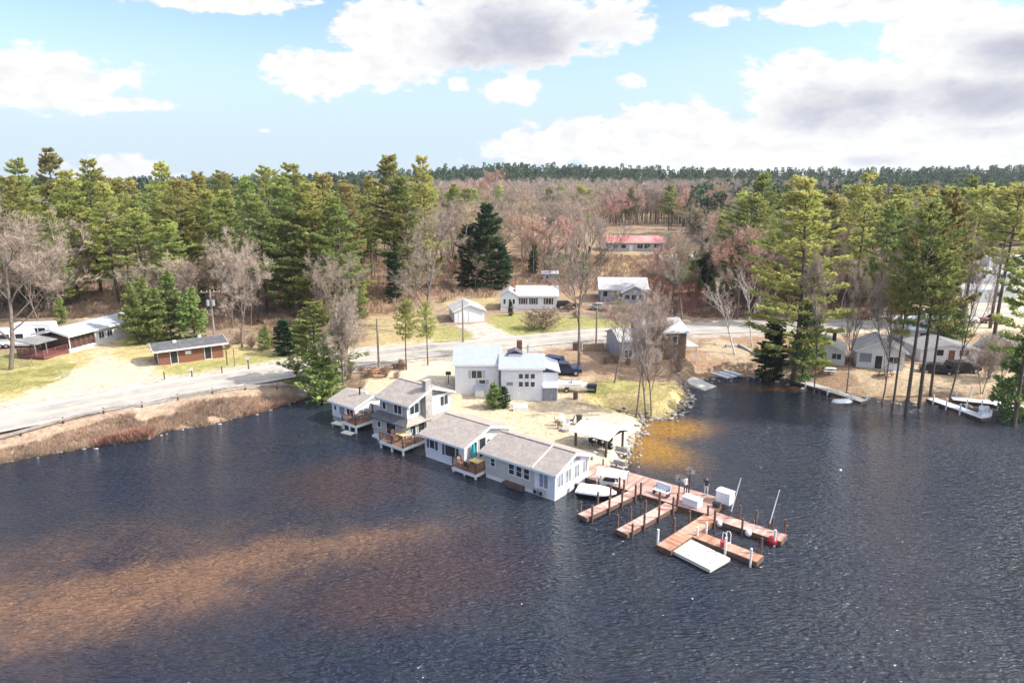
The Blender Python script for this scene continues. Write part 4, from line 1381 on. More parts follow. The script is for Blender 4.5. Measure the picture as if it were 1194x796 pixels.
# outer run
o0, o1 = mid(Pd(845.5, 599.5), Pd(838.5, 607.4)), mid(Pd(917, 623.5), Pd(911, 630))
d_ = np.array(o1) - np.array(o0); d_ /= np.linalg.norm(d_)
o0 = tuple(np.array(mend) + d_ * .08 + (np.array(o0) - np.array(mend)) * .0) if 0 else tuple(np.array(o0) - d_ * 1.0)
dock('dock_run', 'narrow red dock run continuing past the fishing poles to the red buoy', o0, o1, 1.35, M['dock'],
     [(.12, -1, 1.1), (.35, 1, 1.2), (.50, -1, 1.0), (.58, 1, 1.2), (.80, 1, 1.1), (.96, 1, 1.2), (.93, -1, .9, M['pilew'])], z=DZ - .012)
def finger(label, a_, b_, w_, posts, boards='dock', z=DZ - .02, name='finger_dock'):
    A, B = P(*a_, z), P(*b_, z)
    return dock(name, label, A, B, w_, M[boards], posts, z=z, group=None)


finger('red finger dock beside the white-covered boat, closest to the long cottage', (741, 573), (679, 601), 1.0, [(.12, -1, 1.2), (.12, 1, 1.2), (.38, 1, 1.1), (.38, -1, 1.1), (.62, 1, 1.1), (.62, -1, 1.1), (.93, -1, .9), (.93, 1, 1.0)])
finger('red finger dock in the middle of the three, with nothing moored', (782, 588), (725, 619.5), 1.05, [(.1, -1, 1.2), (.1, 1, 1.2), (.4, 1, 1.1), (.4, -1, 1.1), (.7, 1, 1.1), (.7, -1, 1.2), (.93, 1, .8), (.95, -1, 1.1)])
finger('orange-red finger dock that the square raft is tied to', (829, 602), (774, 638), 1.25, [(.12, 1, 1.2), (.3, -1, 1.0), (.5, 1, .7, M['pilew']), (.62, -1, 1.2), (.95, -1, 1.1, M['pilew'])], 'dock2')
finger('short orange dock branching off behind the square raft', (811, 622), (886, 651), 1.15, [(.1, 1, .9, M['pilew']), (.55, -1, 1.1, M['pilew']), (.93, -1, 1.0, M['pilew']), (.95, 1, 1.3)], 'dock2', DZ - .035, 'branch_dock')
# raft
rc = [P(779.6, 640, .38), P(805, 628.5, .38), P(850.8, 648, .38), P(828, 664.6, .38)]
cx, cy = np.mean([p[0] for p in rc]), np.mean([p[1] for p in rc])
ex = np.array(rc[3]) - np.array(rc[0]); ey = np.array(rc[1]) - np.array(rc[0])
rl, rw = np.linalg.norm(ex), np.linalg.norm(ey)
rrot = math.atan2(ex[1], ex[0])
print('raft', rl, rw)
rf_ = empty('swim_raft', (cx, cy, 0), rrot, 'large square off-white floating raft tied to the docks', 'raft')
m_ = MB()
nx_, ny_ = 6, 4
for i in range(nx_):
    for j in range(ny_):
        xx0, yy0 = -rl / 2 + rl * i / nx_, -rw / 2 + rw * j / ny_
        m_.box(xx0 + .012, xx0 + rl / nx_ - .012, yy0 + .012, yy0 + rw / ny_ - .012, .34, .38)
m_.build('deck_panels', M['raft'], rf_)
MB().box(-rl / 2 + .02, rl / 2 - .02, -rw / 2 + .02, rw / 2 - .02, .12, .338).build('frame', M['raft'], rf_)
m_ = MB()
for i in range(4):
    yy = -rw / 2 + rw * (i + .5) / 4
    m_.box(-rl / 2 + .2, rl / 2 - .2, yy - .35, yy + .35, -.25, .118)
m_.build('float', M['dark'], rf_)
for (x_, y_) in ((.3, .2), (-.4, -.9), (1.2, -.5), (.9, .7)):
    MB().box(x_, x_ + .22, y_, y_ + .05, .383, .42).build('cleat', M['metal'], rf_)
# fishing poles / flag poles
def lean_pole(label, u, v, u2, v2):
    a_ = P(u, v, DZ)
    zt = z_at(a_[1] + .3, v2)
    d_ = px_dir(u2, v2)
    t_ = (a_[1] + .3) / d_[1]
    r = empty('mast', (*a_, DZ), 0, label, 'mast')
    top = (d_[0] * t_ - a_[0], .3, zt - DZ)
    MB().tube([(0, 0, 0), top], [.05, .03], 6).build('shaft', M['gel'], r)
    MB().tube([(0, 0, 0), tuple(c_ * .12 for c_ in top)], [.09, .08], 8).build('holder', M['pile'], r)


lean_pole('white leaning pole at the end of the wide dock', 851, 601, 864, 557)
lean_pole('white leaning pole on the outer dock run', 896, 615, 909, 571)


# wind spinners
def spinner(label, u, v, v2):
    a_ = P(u, v, DZ)
    h_ = z_at(a_[1], v2) - DZ
    r = empty('wind_spinner', (*a_, DZ), R(-15), label, 'wind spinner', 'wind spinners on the wide dock')
    MB().tube([(0, 0, 0), (0, 0, h_)], .06, 8).build('post', M['dark'], r)
    wheel = MB()
    for k_ in range(12):
        t_ = k_ * math.pi / 6
        c_, s_ = math.cos(t_), math.sin(t_)
        wheel.tube([(c_ * .06, -.12, h_ + s_ * .06), (c_ * .42, -.10, h_ + s_ * .42)], [.008, .028], 4)
    wheel.build('wheel', M['metal'], r)
    MB().tube([(0, -.18, h_), (0, .06, h_)], .07, 8).build('hub', M['dark'], r)


spinner('dark post with a shorter metal wind spinner wheel, nearer the finger docks', 791, 582, 557)
spinner('dark post with the taller metal wind spinner wheel, at the far dock edge', 803, 575, 548)

# dock boxes and seats
def dock_box(label, u, v, w_=1.3, d_=.7, h_=.7, rot=CR - .1, m=None, nm='dock_box'):
    a_ = P(u, v, DZ)
    r = empty(nm, (*a_, DZ), rot, label, 'dock box')
    MB().box(-w_ / 2, w_ / 2, -d_ / 2, d_ / 2, .003, h_).build('body', m or M['gel'], r)
    mb_ = MB(); mb_.prism([(-d_ / 2 - .04, h_ + .003), (d_ / 2 + .04, h_ + .003), (d_ / 2 + .04, h_ + .10), (0, h_ + .16), (-d_ / 2 - .04, h_ + .08)], 'x', -w_ / 2 - .04, w_ / 2 + .04)
    mb_.build('lid', m or M['gel'], r)
    return r


dock_box('white dock storage box between the wind spinners and the third finger dock', 807, 588, 1.5, .8, .6)
dock_box('tall white dock box at the outer corner of the wide dock', 845, 585, 1.3, .9, 1.0)
dock_box('small dark dock box beside the tall white one', 835, 591, .5, .4, .35, m=M['dark'])
# glider bench
a_ = P(771, 577, DZ)
r_ = empty('dock_bench', (*a_, DZ), CR - .1, 'white bench with dark frame on the wide dock', 'bench')
MB().box(-.75, .75, -.3, .25, .40, .46).build('seat', M['canvas'], r_)
mb = MB(); mb.prism([(.22, .46), (.28, .46), (.42, 1.0), (.36, 1.0)], 'x', -.75, .75); mb.build('backrest', M['canvas'], r_)
for x_ in (-.72, .66):
    MB().box(x_, x_ + .06, -.3, .3, .003, .40).build('leg', M['dark'], r_)
    MB().box(x_, x_ + .06, -.32, .3, .65, .70).build('armrest', M['dark'], r_)
# buoys
def buoy(label, u, v, m, rr_=.28, nm='buoy'):
    a_ = P(u, v, .35)
    o_ = MB()
    pts_ = [(0, 0, -rr_ * math.cos(i * math.pi / 8)) for i in range(9)]
    o_.tube(pts_, [max(.01, rr_ * math.sin(i * math.pi / 8)) for i in range(9)], 12)
    tag(o_.build(nm, m, None, (*a_, .35), smooth=True), label, 'buoy')


buoy('red round buoy hanging at the end of the outer dock run', 901, 630, M['redp'], .42)
buoy('white round fender hanging midway along the outer dock run', 873, 621, M['gel'], .3)
buoy('white fender under the start of the outer dock run', 839, 610, M['gel'], .28)
buoy('small white mooring buoy alone on the open lake', 980, 548, M['gel'], .13)
# wave-shaped slide / ladder on the branch dock
a_ = P(849, 636, DZ)
o_ = MB()
for s_ in (-.22, .22):
    o_.tube([(s_, 0, -.6), (s_, 0, .9), (s_, .15, 1.1), (s_, .4, 1.0), (s_, .45, .02)], .035, 6)
for zz in (-.4, -.1, .2):
    o_.box(-.22, .22, -.04, .04, zz, zz + .05)
tag(o_.build('swim_ladder', M['gel'], None, (a_[0], a_[1], DZ), CR + 1.2), 'white curved swim ladder on the short orange dock', 'ladder')
a_ = P(843, 637, DZ)
tag(MB().tube([(0, 0, 0), (0, 0, .5)], [.2, .24], 10).build('bucket', M['redp'], None, (*a_, DZ)), 'red bucket beside the white swim ladder', 'bucket')


# ---- boats at the first slip
def hull_mesh(L_, W_, H_h):
    mb_ = MB()
    n = 9
    prof = []
    for i in range(n):
        t_ = i / (n - 1)
        wid = W_ / 2 * (1 - max(0, (t_ - .55) / .45) ** 2 * .95)
        prof.append((-L_ / 2 + L_ * t_, wid, H_h * (1 + .15 * t_ * t_)))
    vs, fs = [], []
    for (x__, w__, h__) in prof:
        vs += [(x__, -w__, h__), (x__, -w__ * .8, .05), (x__, 0, -.12), (x__, w__ * .8, .05), (x__, w__, h__)]
    for i in range(n - 1):
        for j in range(4):
            a0 = i * 5 + j
            fs.append((a0, a0 + 5, a0 + 6, a0 + 1))
        fs.append((i * 5, i * 5 + 4, i * 5 + 9, i * 5 + 5))
    fs.append((0, 1, 2, 3, 4))
    mb_.add(vs, fs)
    return mb_, prof


def covered_boat(label, u, v, L_, W_, rot, zb=.1, coverm=None, hullm=None):
    a_ = P(u, v, .5)
    r = empty('covered_boat', (*a_, zb), rot, label, 'boat')
    hm, prof = hull_mesh(L_, W_, .55)
    hm.build('hull', hullm or M['dark'], r)
    mb_ = MB()
    vs, fs = [], []
    for (x__, w__, h__) in prof:
        pk = h__ + .38 * (1 - abs(x__ / (L_ / 2)) ** 2 * .7)
        vs += [(x__, -w__ - .04, h__ - .12), (x__, -w__ - .02, h__ + .03), (x__, -w__ * .45, pk - .05), (x__, 0, pk), (x__, w__ * .45, pk - .05), (x__, w__ + .02, h__ + .03), (x__, w__ + .04, h__ - .12)]
    for i in range(len(prof) - 1):
        for j in range(6):
            a0 = i * 7 + j
            fs.append((a0, a0 + 1, a0 + 8, a0 + 7))
    fs.append(tuple(range(7)))
    fs.append(tuple(range((len(prof) - 1) * 7, len(prof) * 7)))
    mb_.add(vs, fs)
    mb_.build('cover', coverm or M['canvas'], r)
    MB().box(-L_ / 2 - .3, -L_ / 2 - .02, -.18, .18, .1, .85).build('outboard_motor', M['dark'], r)
    return r


covered_boat('small boat under a white cover in the slip next to the long cottage', 696, 573, 3.6, 1.9, CR + math.pi * .5 - 1.25, coverm=M['gel'])
# canopy lift
a_ = P(714, 566, .3)
r_ = empty('boat_lift', (*a_, 0), R(-20), 'pale canopy boat lift against the wide red dock', 'boat lift')
mb = MB()
vs, fs = [], []
for i in range(9):
    t_ = -1 + i / 4
    vs += [(-1.4, t_ * .9, 1.55 + .35 * (1 - t_ * t_)), (1.4, t_ * .9, 1.55 + .35 * (1 - t_ * t_))]
for i in range(8):
    fs.append((i * 2, i * 2 + 1, i * 2 + 3, i * 2 + 2))
n_ = len(vs)
vs += [(x, y, z - .05) for x, y, z in vs]
fs += [tuple(i + n_ for i in reversed(f)) for f in fs]
fs += [(0, 2, 2 + n_, n_), (16, 17, 17 + n_, 16 + n_)] + [(i * 2, i * 2 + n_, i * 2 + 2 + n_, i * 2 + 2) for i in range(8)] + [(i * 2 + 1, i * 2 + 3, i * 2 + 3 + n_, i * 2 + 1 + n_) for i in range(8)]
mb.add(vs, fs); mb.build('canopy', M['canvas'], r_)
for (x_, y_) in ((-1.3, -.8), (1.3, -.8), (-1.3, .8), (1.3, .8)):
    MB().box(x_ - .05, x_ + .05, y_ - .05, y_ + .05, -1.2, 1.55).build('post', M['metal'], r_)
MB().box(-1.4, 1.4, -.55, -.4, .25, .35).box(-1.4, 1.4, .4, .55, .25, .35).build('cradle', M['metal'], r_)
# jet ski on the lift
js = empty('jet_ski', (*a_, .38), R(-20), 'small dark and white jet ski under the canopy lift', 'jet ski')
hm, _ = hull_mesh(2.3, .9, .35); hm.build('hull', M['gel'], js)
MB().prism([(-.9, .36), (.2, .36), (.25, .62), (-.8, .6)], 'y', -.18, .18).build('seat', M['dark'], js)
MB().tube([(.35, -.35, .8), (.35, .35, .8)], .03, 6).tube([(.5, 0, .36), (.35, 0, .8)], .08, 6).build('handlebar', M['dark'], js)
# posts standing beside the cottage
for (u, v, lb) in ((668, 566, 'dark mooring post in the water close to the white gable wall'), (646, 580, 'short dark mooring post at the near corner of the long cottage'), (690, 545, 'dark post at the landward corner of the main dock'), (703, 548, 'dark post between the canopy lift and the pale sand')):
    a_ = P(u, v, 0)
    tag(MB().tube([(0, 0, -1.5), (0, 0, 1.2)], .08, 8).build('mooring_post', M['pile'], None, (*a_, 0)), lb, 'post')


# ------------------------------------------------------------------ people on the dock
def person(label, loc, rot, top, pants, h_=1.72):
    """standing figure grown from a skeleton with the Skin modifier"""
    V = [(0, 0, .95), (0, 0, 1.2), (0, .0, 1.42), (0, 0, 1.53), (0, -.02, 1.62), (0, -.01, 1.72),
         (.19, 0, 1.42), (.24, .02, 1.14), (.22, -.08, .90), (.21, -.10, .82),
         (-.19, 0, 1.42), (-.24, .02, 1.14), (-.20, -.10, .92), (-.19, -.13, .84),
         (.10, 0, .90), (.12, -.02, .50), (.12, .02, .09), (.13, -.13, .04),
         (-.10, 0, .90), (-.11, .04, .50), (-.12, .06, .09), (-.13, -.09, .04)]
    Rr = [.15, .125, .11, .055, .095, .07, .055, .043, .033, .035, .055, .043, .033, .035, .095, .065, .045, .04, .095, .065, .045, .04]
    E = [(0, 1), (1, 2), (2, 3), (3, 4), (4, 5), (2, 6), (6, 7), (7, 8), (8, 9), (2, 10), (10, 11), (11, 12), (12, 13), (0, 14), (14, 15), (15, 16), (16, 17), (0, 18), (18, 19), (19, 20), (20, 21)]
    me = bpy.data.meshes.new('person')
    me.from_pydata(V, E, [])
    o = bpy.data.objects.new('person', me)
    C.objects.link(o)
    md = o.modifiers.new('skin', 'SKIN')
    for i, d in enumerate(me.skin_vertices[0].data):
        d.radius = (Rr[i], Rr[i] * .8)
        d.use_root = (i == 0)
    sb = o.modifiers.new('sub', 'SUBSURF')
    sb.levels = sb.render_levels = 2
    dg = bpy.context.evaluated_depsgraph_get()
    me2 = bpy.data.meshes.new_from_object(o.evaluated_get(dg))
    o.modifiers.clear()
    o.data = me2
    me2.materials.clear()
    for m_ in (M['skin'], top, pants, M['dark'], M['hair']):
        me2.materials.append(m_)
    for p in me2.polygons:
        z_ = p.center.z
        arm = abs(p.center.x) > .17
        if z_ > 1.66 or (z_ > 1.58 and p.center.y > .02):
            p.material_index = 4
        elif z_ > 1.49:
            p.material_index = 0
        elif z_ < .07:
            p.material_index = 3
        elif arm and z_ < 1.16 and z_ > .75:
            p.material_index = 0
        elif z_ < .93:
            p.material_index = 2
        else:
            p.material_index = 1
        p.use_smooth = True
    for (fx, fy, fz) in ((-.035, -.115, 1.63), (.035, -.115, 1.63)):
        pass
    o.location = loc
    o.rotation_euler = (0, 0, rot)
    tag(o, label, 'person')
    return o


q = P(799, 575.5, DZ)
person('person in a pale top standing between the two wind spinners', (q[0], q[1], DZ + .003), R(30), M['clothw'], M['cloth'])
q = P(823, 577, DZ)
person('person in dark clothes standing at the far edge of the wide dock', (q[0], q[1], DZ + .003), R(-20), M['cloth'], M['clothw'])

# ------------------------------------------------------------------ right shore docks
def shore_dock(label, a_, b_, w_, z, m=None, posts=(), pm=None):
    return dock('shore_dock', label, P(*a_, z), P(*b_, z), w_, m or M['dockg'], posts, z=z, post_m=pm or M['pilew'], edge=M['woodd'])


shore_dock('weathered grey dock slanting out below the cabin by the big pine', (921, 440), (1008, 467), 1.6, .5, posts=[(.3, -1, .5), (.6, -1, .5), (.9, -1, .5), (.97, 1, .5)])
shore_dock('pale grey dock slanting out below the dark parked cars', (1086, 464), (1150, 487), 1.5, .5, M['canvas'], [(.15, -1, .9), (.4, -1, 1.0), (.65, -1, 1.0), (.9, 1, .9), (.55, 1, 1.1), (.8, 1, 1.6)])
shore_dock('long pale dock running along the shore towards the last cabin', (1110, 464), (1178, 471), 1.6, .55, M['canvas'], [(.1, 1, .9), (.35, 1, 1.6), (.6, 1, 1.0), (.9, 1, 1.2)])
shore_dock('wide pale dock with white posts at the end of the lakeside row', (1168, 470), (1230, 487), 3.2, .56, M['canvas'], [(.1, -1, 1.2), (.3, -1, 1.2), (.5, -1, 1.2), (.3, 1, 1.2), (.6, 1, 1.2)])
q = P(1148, 484, .5)
tag(MB().box(-.6, .6, -.4, .4, 0, .35).box(-.6, .6, .3, .4, .35, 1.1).box(-.6, -.5, -.4, .4, .35, .75).box(.5, .6, -.4, .4, .35, .75).build('bench', M['gel'], None, (*q, .5)), 'white seat at the tip of the slanting pale dock', 'bench')
q = P(984, 467, .2)
r_ = empty('rowing_boat', (*q, .05), R(8), 'upturned pale rowing boat beside the weathered grey dock', 'boat')
mb = MB()
vs, fs = [], []
for i in range(9):
    t_ = -1 + i / 4
    w_ = .62 * (1 - t_ ** 4 * .85)
    hh = .42 * (1 - t_ ** 4 * .6)
    vs += [(t_ * 1.7, -w_, 0), (t_ * 1.7, -w_ * .8, hh * .7), (t_ * 1.7, 0, hh), (t_ * 1.7, w_ * .8, hh * .7), (t_ * 1.7, w_, 0)]
for i in range(8):
    for j in range(4):
        fs.append((i * 5 + j, i * 5 + j + 1, i * 5 + j + 6, i * 5 + j + 5))
fs += [tuple(range(5)), tuple(range(40, 45))]
mb.add(vs, fs); mb.build('hull', M['canvas'], r_, smooth=True)
MB().box(-1.6, 1.6, -.03, .03, .42, .47).build('keel', M['dockg'], r_)
# stored dock sections and kayaks by the cove
for i, (u, v, lb) in enumerate(((839, 431, 'pale stored dock section, outermost of the stack towards the boat ramp'), (846, 430, 'pale stored dock section in the middle of the stack at the cove'), (853, 429, 'pale stored dock section towards the retaining wall'))):
    q = P(u, v, 1.0)
    tag(MB().box(-1.9, 1.9, -.35, .35, 0, .12).box(-1.9, 1.9, -.35, -.29, -.1, -.003).box(-1.9, 1.9, .29, .35, -.1, -.003).build('dock_section', M['canvas'], None, (q[0], q[1], gh(*q) + .15), R(-58)), lb, 'dock section', 'dock sections stored at the cove')
# concrete ramp
ra, rb = P(800, 442, .5), P(820, 451, 0)
rot = math.atan2(rb[1] - ra[1], rb[0] - ra[0])
mb = MB(); mb.prism([(0, -.6), (0, .75), (.5, .7), (math.dist(ra, rb) + 1.2, .06), (math.dist(ra, rb) + 1.2, -.6)], 'y', -1.5, 1.5)
tag(mb.build('boat_ramp', M['concrete'], None, (*ra, 0), rot), 'pale concrete boat ramp sloping into the cove', 'ramp')
# retaining wall by the cove
wp = [P(846, 405, 2.0), P(862, 404, 2.0), P(880, 414, 1.8), P(905, 421, 1.6), P(940, 427, 1.6)]
mb = MB()
for a_, b_ in zip(wp[:-1], wp[1:]):
    d_ = Vector((b_[0] - a_[0], b_[1] - a_[1])); n2 = Vector((-d_.y, d_.x)).normalized() * .2
    z0, z1 = .4, 2.5 if a_[0] < 40 else 2.2
    mb.add([(a_[0] - n2.x, a_[1] - n2.y, z0), (b_[0] - n2.x, b_[1] - n2.y, z0), (b_[0] + n2.x, b_[1] + n2.y, z0), (a_[0] + n2.x, a_[1] + n2.y, z0),
            (a_[0] - n2.x, a_[1] - n2.y, z1), (b_[0] - n2.x, b_[1] - n2.y, 2.2), (b_[0] + n2.x, b_[1] + n2.y, 2.2), (a_[0] + n2.x, a_[1] + n2.y, z1)],
           [(0, 3, 2, 1), (4, 5, 6, 7), (0, 1, 5, 4), (1, 2, 6, 5), (2, 3, 7, 6), (3, 0, 4, 7)])
tag(mb.build('retaining_wall', M['stone']), 'grey block retaining wall running from the road down to the big pine', 'wall')
# wood-pile wall across from the pickup
q = P(668, 408, 2.0)
for i, (u0, u1, v_, lb, mt) in enumerate(((668, 678, 410, 'dark end block of the timber wall beside the tall bare tree', 'woodd'), (680, 704, 410, 'low timber retaining wall with straw-coloured top behind the pickup', 'wood'))):
    a_, b_ = P(u0, v_, 1.9), P(u1, v_, 1.9)
    tag(MB().box(0, b_[0] - a_[0], 0, .6, -.6, 1.2).build('timber_wall', M[mt], None, (*a_, gh(*a_))), lb, 'wall')


# ------------------------------------------------------------------ vehicles
def wheel(r, x_, y_, rad=.36):
    t_ = MB().tube([(x_, y_ - .11, rad), (x_, y_ + .11, rad)], rad, 14).build('wheel', M['black'], r)
    MB().tube([(x_, y_ - .125, rad), (x_, y_ + .125, rad)], rad * .55, 10).build('rim', M['metal'], t_)


def car(label, loc, rot, m, kind='car', nm=None):
    nm = nm or {'car': 'parked_car', 'pickup': 'pickup_truck', 'suv': 'parked_car'}[kind]
    r = empty(nm, loc, rot, label, 'pickup truck' if kind == 'pickup' else 'car')
    L_ = 5.4 if kind == 'pickup' else 4.5
    if kind == 'pickup':
        side = [(-2.7, .45), (2.7, .45), (2.7, .85), (2.6, 1.0), (1.35, 1.1), (.75, 1.12), (-.7, 1.12), (-2.7, 1.1)]
        cab = [(1.25, 1.1), (.65, 1.72), (-.55, 1.75), (-.75, 1.1)]
    elif kind == 'suv':
        side = [(-2.25, .42), (2.25, .42), (2.25, .8), (2.1, 1.0), (1.1, 1.08), (-2.25, 1.08)]
        cab = [(1.1, 1.07), (.45, 1.68), (-2.0, 1.68), (-2.22, 1.07)]
    else:
        side = [(-2.2, .35), (2.2, .35), (2.25, .65), (2.1, .82), (1.1, .92), (-1.6, .95), (-2.2, .88)]
        cab = [(1.15, .91), (.4, 1.4), (-.9, 1.42), (-1.75, .94)]
    W_ = .92
    MB().prism(side, 'y', -W_, W_).build('body', m, r)
    MB().prism(cab, 'y', -W_ + .12, W_ - .12).build('cabin', m, r)
    zt = max(p[1] for p in cab); zb = cab[0][1]
    x0_, x1_ = cab[-1][0] * .86, cab[0][0] * .72
    for s_ in (-1, 1):
        g_ = MB()
        yy = s_ * (W_ - .115)
        y_lo, y_hi = sorted((yy, yy + s_ * .012))
        g_.prism([(x0_, zb + .08), (x1_, zb + .08), (cab[1][0] - .03, zt - .1), (cab[2][0] + .1, zt - .1)], 'y', y_lo, y_hi)
        g_.build('side_window', M['glass'], r)
    for (A_, B_, nm2) in ((cab[0], cab[1], 'windscreen'), (cab[3], cab[2], 'rear_window')):
        s_ = 1 if nm2 == 'windscreen' else -1
        a2 = (A_[0] * .92 + B_[0] * .08, A_[1] * .92 + B_[1] * .08)
        b2 = (A_[0] * .12 + B_[0] * .88, A_[1] * .12 + B_[1] * .88)
        MB().prism([a2, (a2[0] + s_ * .02, a2[1] + .015), (b2[0] + s_ * .02, b2[1] + .015), b2], 'y', -W_ + .2, W_ - .2).build(nm2, M['glass'], r)
    if kind == 'pickup':
        MB().box(-2.6, -.85, -W_ + .1, W_ - .1, 1.105, 1.125).build('truck_bed', M['black'], r)
    fx, rx = L_ / 2 - .85, -L_ / 2 + .9
    for x_ in (fx, rx):
        for y_ in (-W_ + .06, W_ - .06):
            wheel(r, x_, y_, .4 if kind != 'car' else .33)
    for y_ in (-.68, .5):
        MB().box(L_ / 2 - .02 if kind == 'pickup' else 2.22, L_ / 2 + .03 if kind == 'pickup' else 2.28, y_, y_ + .18, .62, .76).build('headlight', M['gel'], r)
    MB().box(-L_ / 2 - .06, -L_ / 2 + .0, -.85, .85, .42, .6).build('bumper', M['metal'], r)
    return r


def cpos(u, v, z=None):
    q_ = G(u, v)
    return (q_[0], q_[1], gh(*q_))


car('dark blue pickup parked behind the white two-storey house', cpos(656, 436), R(-4), M['blue'], 'pickup')
car('dark blue car parked just behind the pickup', cpos(640, 427), R(150), M['blue'], 'suv')
car('black car parked at the edge of the lakeside leaves, nearer the cove', cpos(1092, 435), R(-25), M['blackp'], 'car')
car('black SUV parked next to the black car in front of the cabin', cpos(1121, 434), R(2), M['blackp'], 'suv')
car('dark red pickup parked on the bright clearing', cpos(1160, 377), R(175), M['redc'], 'pickup')
car('white pickup half hidden by young pines near the dark red one', cpos(1122, 377), R(5), M['gel'], 'pickup')
car('rust orange car on the gravel across the road from the cabins', cpos(1003, 372), R(3), M['orangec'], 'suv')
car('black car beside the white house with maroon shutters', cpos(660, 360), R(10), M['blackp'], 'suv')
car('silver car parked in front of the grey house', cpos(700, 361), R(-15), M['silver'], 'car')
# boat on trailer
x_, y_, z_ = cpos(667, 456)
r_ = empty('boat_trailer', (x_, y_, z_), R(-8), 'low metal boat trailer beside the grass', 'trailer')
MB().box(-2.0, 2.9, -.55, -.47, .45, .53).box(-2.0, 2.0, .47, .55, .45, .53).box(-2, -1.9, -.47, .47, .45, .53).box(1.9, 2.0, -.47, .47, .45, .53).build('frame', M['metal'], r_)
wheel(r_, -.7, -.7, .3); wheel(r_, -.7, .7, .3)
r2 = empty('motor_boat', (x_, y_, z_ + .66), R(-8), 'small white motor boat sitting on the trailer', 'boat')
hm, _ = hull_mesh(4.0, 1.6, .55); hm.build('hull', M['gel'], r2)
MB().box(-.1, .0, -.6, .6, .6, 1.0).build('windshield', M['glassl'], r2)
MB().box(-2.35, -2.02, -.2, .2, .2, .95).build('outboard_motor', M['dark'], r2)
x_, y_, z_ = cpos(671, 465)
tag(MB().tube([(0, 0, 0), (0, 0, 1.0)], [.3, .32], 10).build('barrel', M['woodd'], None, (x_, y_, z_)), 'dark brown barrel beside the boat trailer', 'barrel')
x_, y_, z_ = cpos(690, 457)
tag(MB().prism([(-.5, 0), (.5, 0), (.6, 1.0), (-.6, 1.0)], 'y', -.4, .4).box(-.63, .63, -.43, .43, 1.003, 1.1).build('dumpster', M['dark'], None, (x_, y_, z_)), 'dark green waste bin on the lawn by the boat trailer', 'bin')
# camper vans at far left
def camper(label, u, v, L_, rot):
    x_, y_, z_ = cpos(u, v)
    r = empty('camper_trailer', (x_, y_, z_), rot, label, 'camper')
    MB().prism([(-L_ / 2, .55), (L_ / 2, .55), (L_ / 2 + .25, 1.4), (L_ / 2, 2.9), (-L_ / 2, 2.9)], 'y', -1.2, 1.2).build('body', M['gel'], r)
    MB().box(-L_ / 2 + .2, L_ / 2 - .2, -1.0, 1.0, 2.903, 2.98).build('roof', M['trim'], r)
    for a_, w_ in ((-L_ / 2 + .6, 1.2), (-.3, 1.4), (L_ / 2 - 1.8, 1.1)):
        window(r, '-y', -1.2, a_, 1.5, w_, .75)
    door(r, '-y', -1.2, -1.4, .6, .7, 1.9)
    wheel(r, -.4, -1.15, .35); wheel(r, .45, -1.15, .35); wheel(r, -.4, 1.15, .35); wheel(r, .45, 1.15, .35)
    return r


camper('long white camper partly cut off beyond the bare tree', 8, 405, 7.5, R(14))
camper('white camper parked close to the diner deck', 42, 396, 6.0, R(8))
x_, y_, z_ = cpos(30, 404)
car('white car in front of the campers', (x_, y_, z_), R(12), M['gel'], 'car')

def picnic(label, u, v, m, rot):
    x_, y_, z_ = cpos(u, v)
    r = empty('picnic_table', (x_, y_, z_), rot, label, 'table')
    MB().box(-.9, .9, -.38, .38, .70, .75).build('tabletop', m, r)
    for yy in (-.75, .5):
        MB().box(-.9, .9, yy, yy + .25, .42, .46).build('bench_seat', m, r)
    for xx in (-.6, .55):
        MB().prism([(-.7, 0), (-.6, 0), (-.2, .70), (-.3, .70)], 'x', xx, xx + .06).build('leg', m, r)
        MB().prism([(.6, 0), (.7, 0), (.3, .70), (.2, .70)], 'x', xx, xx + .06).build('leg', m, r)
    return r


picnic('pale picnic table in front of the cabin by the shore pine', 967, 432, M['canvas'], -.2)
picnic('dark picnic table below the cabin with the screened porch', 1032, 438, M['woodd'], .3)
chair('lawn_chair', 'red lawn chair by the pale picnic table', M['redp'], cpos(958, 430), .4, 'lawn chairs by the cabins')
chair('lawn_chair', 'white lawn chair beside the dark picnic table', M['trim'], cpos(1044, 437), -.4, 'lawn chairs by the cabins')

# ------------------------------------------------------------------ poles, rail, fences, signs
def utility_pole(label, u, v, vt, arms=0, transformer=False, m=None, thick=.15):
    q_ = G(u, v)
    z0 = gh(*q_)
    h_ = z_at(q_[1], vt) - z0
    r = empty('utility_pole', (*q_, z0), R(8), label, 'utility pole')
    MB().tube([(0, 0, -.5), (0, 0, h_)], [thick * 1.15, thick * .8], 10).build('pole', m or M['pole'], r)
    if arms:
        MB().box(-1.4, 1.4, .14, .26, h_ - .45, h_ - .3).build('crossarm', m or M['pole'], r)
        for x_ in (-1.3, -.5, .5, 1.3):
            MB().tube([(x_, .2, h_ - .3), (x_, .2, h_ - .1)], .05, 6).build('insulator', M['gel'], r)
    if transformer:
        MB().tube([(-.35, -.3, h_ - 2.4), (-.35, -.3, h_ - 1.5)], .25, 10).build('transformer', M['metal'], r)
        MB().tube([(.4, -.3, h_ - 2.4), (.4, -.3, h_ - 1.5)], .25, 10).build('transformer', M['metal'], r)
    return (q_[0], q_[1], z0 + h_)


